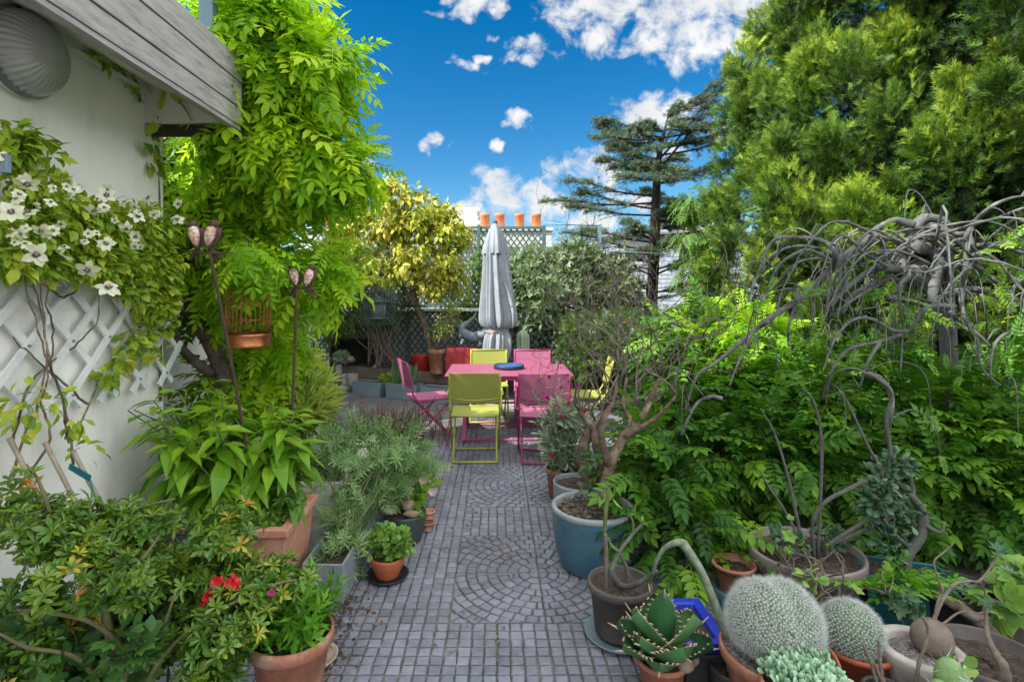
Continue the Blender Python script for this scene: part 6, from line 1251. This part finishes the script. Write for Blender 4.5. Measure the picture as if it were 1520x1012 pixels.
c8 = np.array([P(1318,0,1.82)[0],1.82,0]); sn = thing('spiny_stem_plant', c8, 'thin spiny tan stems in front of the grey stone pot', 'potted plant')
pot('pot', c8, .08, .065, .26, K['blackplastic'], '', t=sn, rim=0)
m = MB()
for pts in (((1312,1040),(1300,1010),(1292,980),(1280,955)),((1318,1040),(1309,1000),(1306,975),(1304,950)),((1360,1030),(1363,990),(1372,960),(1378,935),(1370,915)),((1322,1040),(1300,990),(1284,965))):
    p = smooth_path([P(x,y,1.83) for x,y in pts],8); tube(m, p, np.linspace(.006,.004,len(p))*(1+.3*(np.arange(len(p))%3==0)), 7, lump=.2)
    n = 30; j = rs.randint(0,len(p),n); inst(m, (np.array([[-.04,0,0],[.04,0,0],[0,1,0]]), np.array([[0,1,2]])), p[j], rs.randn(n,3), rs.randn(n,3), .014)
obj('stem', m, K['twig'], sn)
m = MB(); q = P(1490,992,1.95); tube(m, smooth_path([q-[0,0,.1], q, P(1478,970,1.97), P(1465,940,2.0), P(1464,900,2.02)],6), np.linspace(.022,.004,25), 9, lump=.3)
sd = thing('stubby_plant', q*[1,1,0]+[0,0,.18], 'stubby pale plant base with one thin stem, in the wide dark bowl', 'plant'); obj('stem', m, K['twig'], sd)
m = MB(); inst(m, rosette_t(6,.2,.4,4), P(1464,898,2.02)[None], [[0,-.2,1.]], [[1,0,0.]], .045); obj('leaf', m, G['jade'], sd)

# ================================================================== sun, sky, camera
EL, AZ = math.radians(44), (-.90, -.44)                       # the sun stands to the left, a little behind the camera
sv = np.array([AZ[0]*math.cos(EL)/math.hypot(*AZ), AZ[1]*math.cos(EL)/math.hypot(*AZ), math.sin(EL)])
sun = bpy.data.lights.new('sun', 'SUN'); sun.energy = 2.8; sun.angle = math.radians(.6); sun.color = (1,.95,.86)
so = bpy.data.objects.new('sun', sun); C.objects.link(so); so.location = (-6,-3,8)
from mathutils import Vector
so.rotation_euler = Vector(-sv).to_track_quat('-Z', 'Y').to_euler()
w = bpy.data.worlds.new('World'); bpy.context.scene.world = w; w.use_nodes = True; nt = w.node_tree; new, link = nt.nodes.new, nt.links.new
bg = nt.nodes['Background']; bg.inputs['Strength'].default_value = .06
sk = new('ShaderNodeTexSky'); sk.sky_type = 'NISHITA'; sk.sun_disc = False; sk.sun_elevation = EL; sk.sun_rotation = math.atan2(sv[0], sv[1]); sk.altitude = 200; sk.dust_density = .3; sk.ozone_density = 2.2
def math_(op, a, b=None, c=None):
    n = new('ShaderNodeMath'); n.operation = op
    for i, v in enumerate((a,b,c)):
        if v is None: continue
        if hasattr(v, 'is_linked') or hasattr(v, 'links'): link(v, n.inputs[i])
        else: n.inputs[i].default_value = v
    return n.outputs[0]
hs = new('ShaderNodeHueSaturation'); hs.inputs['Saturation'].default_value = 1.48; hs.inputs['Hue'].default_value = .497; hs.inputs['Value'].default_value = .76; link(sk.outputs[0], hs.inputs['Color'])
tc = new('ShaderNodeTexCoord'); sx = new('ShaderNodeSeparateXYZ'); link(tc.outputs['Generated'], sx.inputs[0])
yy = math_('MAXIMUM', sx.outputs['Y'], .05); cu = math_('DIVIDE', sx.outputs['X'], yy); cv = math_('DIVIDE', sx.outputs['Z'], yy)
cb = new('ShaderNodeCombineXYZ'); link(cu, cb.inputs[0]); link(cv, cb.inputs[1])
CL = [(1010,8,140,48),(900,15,70,42),(1090,22,85,42),(1035,62,55,34),(965,58,40,24),(880,55,20,22),(700,6,38,18),(728,16,22,12),(798,74,26,15),(780,88,20,9),(820,80,12,8),(690,98,22,8),(728,50,9,8),(668,100,14,6),(718,88,10,6),(763,180,15,12),(753,186,10,7),(736,217,10,10),(650,210,16,11),(630,222,10,7),(868,254,50,22),(840,248,20,14),(905,262,24,13),(975,162,46,21),(1020,160,46,19),(1075,190,36,16),(945,180,18,10),(740,278,34,25),(768,293,50,24),(815,304,46,17),(850,322,30,12),(885,332,34,12),(920,330,20,10),(548,242,16,9),(700,305,20,10),(940,300,40,12),(985,230,30,12),(1035,350,60,30),(930,390,40,16)]
wn = new('ShaderNodeTexNoise'); wn.inputs['Scale'].default_value = 22; wn.inputs['Detail'].default_value = 3; link(cb.outputs[0], wn.inputs['Vector'])
wv = new('ShaderNodeVectorMath'); wv.operation = 'MULTIPLY_ADD'; link(wn.outputs['Color'], wv.inputs[0]); wv.inputs[1].default_value = (.075,.05,0); wv.inputs[2].default_value = (-.0375,-.025,0)
wa = new('ShaderNodeVectorMath'); link(cb.outputs[0], wa.inputs[0]); link(wv.outputs[0], wa.inputs[1])
best = None
for x, y, rx, ry in CL:
    mp = new('ShaderNodeMapping'); mp.vector_type = 'POINT'; mp.inputs['Scale'].default_value = (F/rx*.72, F/ry*.72, 0); mp.inputs['Location'].default_value = (-(x-CX)/rx*.72, -(CY-y)/ry*.72, 0)
    link(wa.outputs[0], mp.inputs['Vector']); ln = new('ShaderNodeVectorMath'); ln.operation = 'DOT_PRODUCT'; link(mp.outputs[0], ln.inputs[0]); link(mp.outputs[0], ln.inputs[1])
    v = math_('SUBTRACT', 1.0, ln.outputs['Value']); best = v if best is None else math_('MAXIMUM', best, v)
best = math_('MAXIMUM', best, -1.2)
ns = new('ShaderNodeTexNoise'); ns.inputs['Scale'].default_value = 17; ns.inputs['Detail'].default_value = 9; ns.inputs['Roughness'].default_value = .61; ns.inputs['Distortion'].default_value = .35; link(cb.outputs[0], ns.inputs['Vector'])
nz = math_('MULTIPLY_ADD', ns.outputs['Fac'], 5.2, -2.68)
dn = math_('ADD', best, nz)
mr = new('ShaderNodeMapRange'); mr.interpolation_type = 'SMOOTHSTEP'; mr.inputs['From Min'].default_value = -.15; mr.inputs['From Max'].default_value = 1.25; link(dn, mr.inputs['Value'])
# bright cloud cover added overhead and behind, out of view, to light the shade
n3 = new('ShaderNodeTexNoise'); n3.inputs['Scale'].default_value = 2.6; n3.inputs['Detail'].default_value = 7; link(tc.outputs['Generated'], n3.inputs['Vector'])
far = new('ShaderNodeMapRange'); far.inputs['From Min'].default_value = .40; far.inputs['From Max'].default_value = .50; link(n3.outputs['Fac'], far.inputs['Value'])
back = new('ShaderNodeMapRange'); back.inputs['From Min'].default_value = .15; back.inputs['From Max'].default_value = -.1; link(sx.outputs['Y'], back.inputs['Value'])
hi = new('ShaderNodeMapRange'); hi.inputs['From Min'].default_value = .64; hi.inputs['From Max'].default_value = 1.0; link(cv, hi.inputs['Value'])
sd_ = new('ShaderNodeMapRange'); sd_.inputs['From Min'].default_value = 1.15; sd_.inputs['From Max'].default_value = 1.7; link(math_('ABSOLUTE', cu), sd_.inputs['Value'])
up_ = new('ShaderNodeMapRange'); up_.inputs['From Min'].default_value = .02; up_.inputs['From Max'].default_value = .2; link(sx.outputs['Z'], up_.inputs['Value'])
dome = math_('MULTIPLY', math_('MAXIMUM', back.outputs[0], math_('MAXIMUM', hi.outputs[0], sd_.outputs[0])), up_.outputs[0])
lf_ = new('ShaderNodeMapRange'); lf_.inputs['From Min'].default_value = .55; lf_.inputs['From Max'].default_value = -.1; lf_.inputs['To Min'].default_value = 1.0; link(sx.outputs['X'], lf_.inputs['Value'])
dome = math_('MULTIPLY', dome, lf_.outputs[0])
fm = math_('MULTIPLY', far.outputs[0], dome)
front = new('ShaderNodeMapRange'); front.inputs['From Min'].default_value = .1; front.inputs['From Max'].default_value = .3; link(sx.outputs['Y'], front.inputs['Value'])
mask = math_('MAXIMUM', math_('MULTIPLY', mr.outputs[0], front.outputs[0]), fm)
n2 = new('ShaderNodeTexNoise'); n2.inputs['Scale'].default_value = 9; n2.inputs['Detail'].default_value = 8; n2.inputs['Roughness'].default_value = .6
mo = new('ShaderNodeMapping'); mo.inputs['Location'].default_value = (.03,-.045,3); link(cb.outputs[0], mo.inputs['Vector']); link(mo.outputs[0], n2.inputs['Vector'])
cr = ramp(nt, [(2.9,3.05,3.3),(4.2,4.3,4.4),(5.2,5.2,5.1)], math_('MULTIPLY_ADD', n2.outputs['Fac'], 1.5, -.15))
mx = new('ShaderNodeMix'); mx.data_type = 'RGBA'; mb_ = new('ShaderNodeMix'); mb_.data_type = 'RGBA'; link(dome, mb_.inputs['Factor']); link(cr, mb_.inputs[6]); mb_.inputs[7].default_value = (16.5,16.3,16.0,1)
link(mask, mx.inputs['Factor']); link(hs.outputs[0], mx.inputs[6]); link(mb_.outputs[2], mx.inputs[7]); link(mx.outputs[2], bg.inputs['Color'])

cam = bpy.data.cameras.new('camera'); co = bpy.data.objects.new('camera', cam); C.objects.link(co); co.location = (0,0,H); co.rotation_euler = (PI/2,0,0)
cam.sensor_width = 36; cam.lens = 36*F/1520; cam.shift_x = (760-CX)/1520; cam.shift_y = -(506-CY)/1520; cam.clip_end = 2000; cam.clip_start = .05
s = bpy.context.scene; s.camera = co
s.view_settings.view_transform = 'Standard'; s.view_settings.look = 'None'; s.view_settings.gamma = 1; s.view_settings.use_curve_mapping = False; s.view_settings.exposure = 1.78
s.cycles.max_bounces = 8; s.cycles.transparent_max_bounces = 8; s.cycles.diffuse_bounces = 4; s.cycles.use_denoising = True
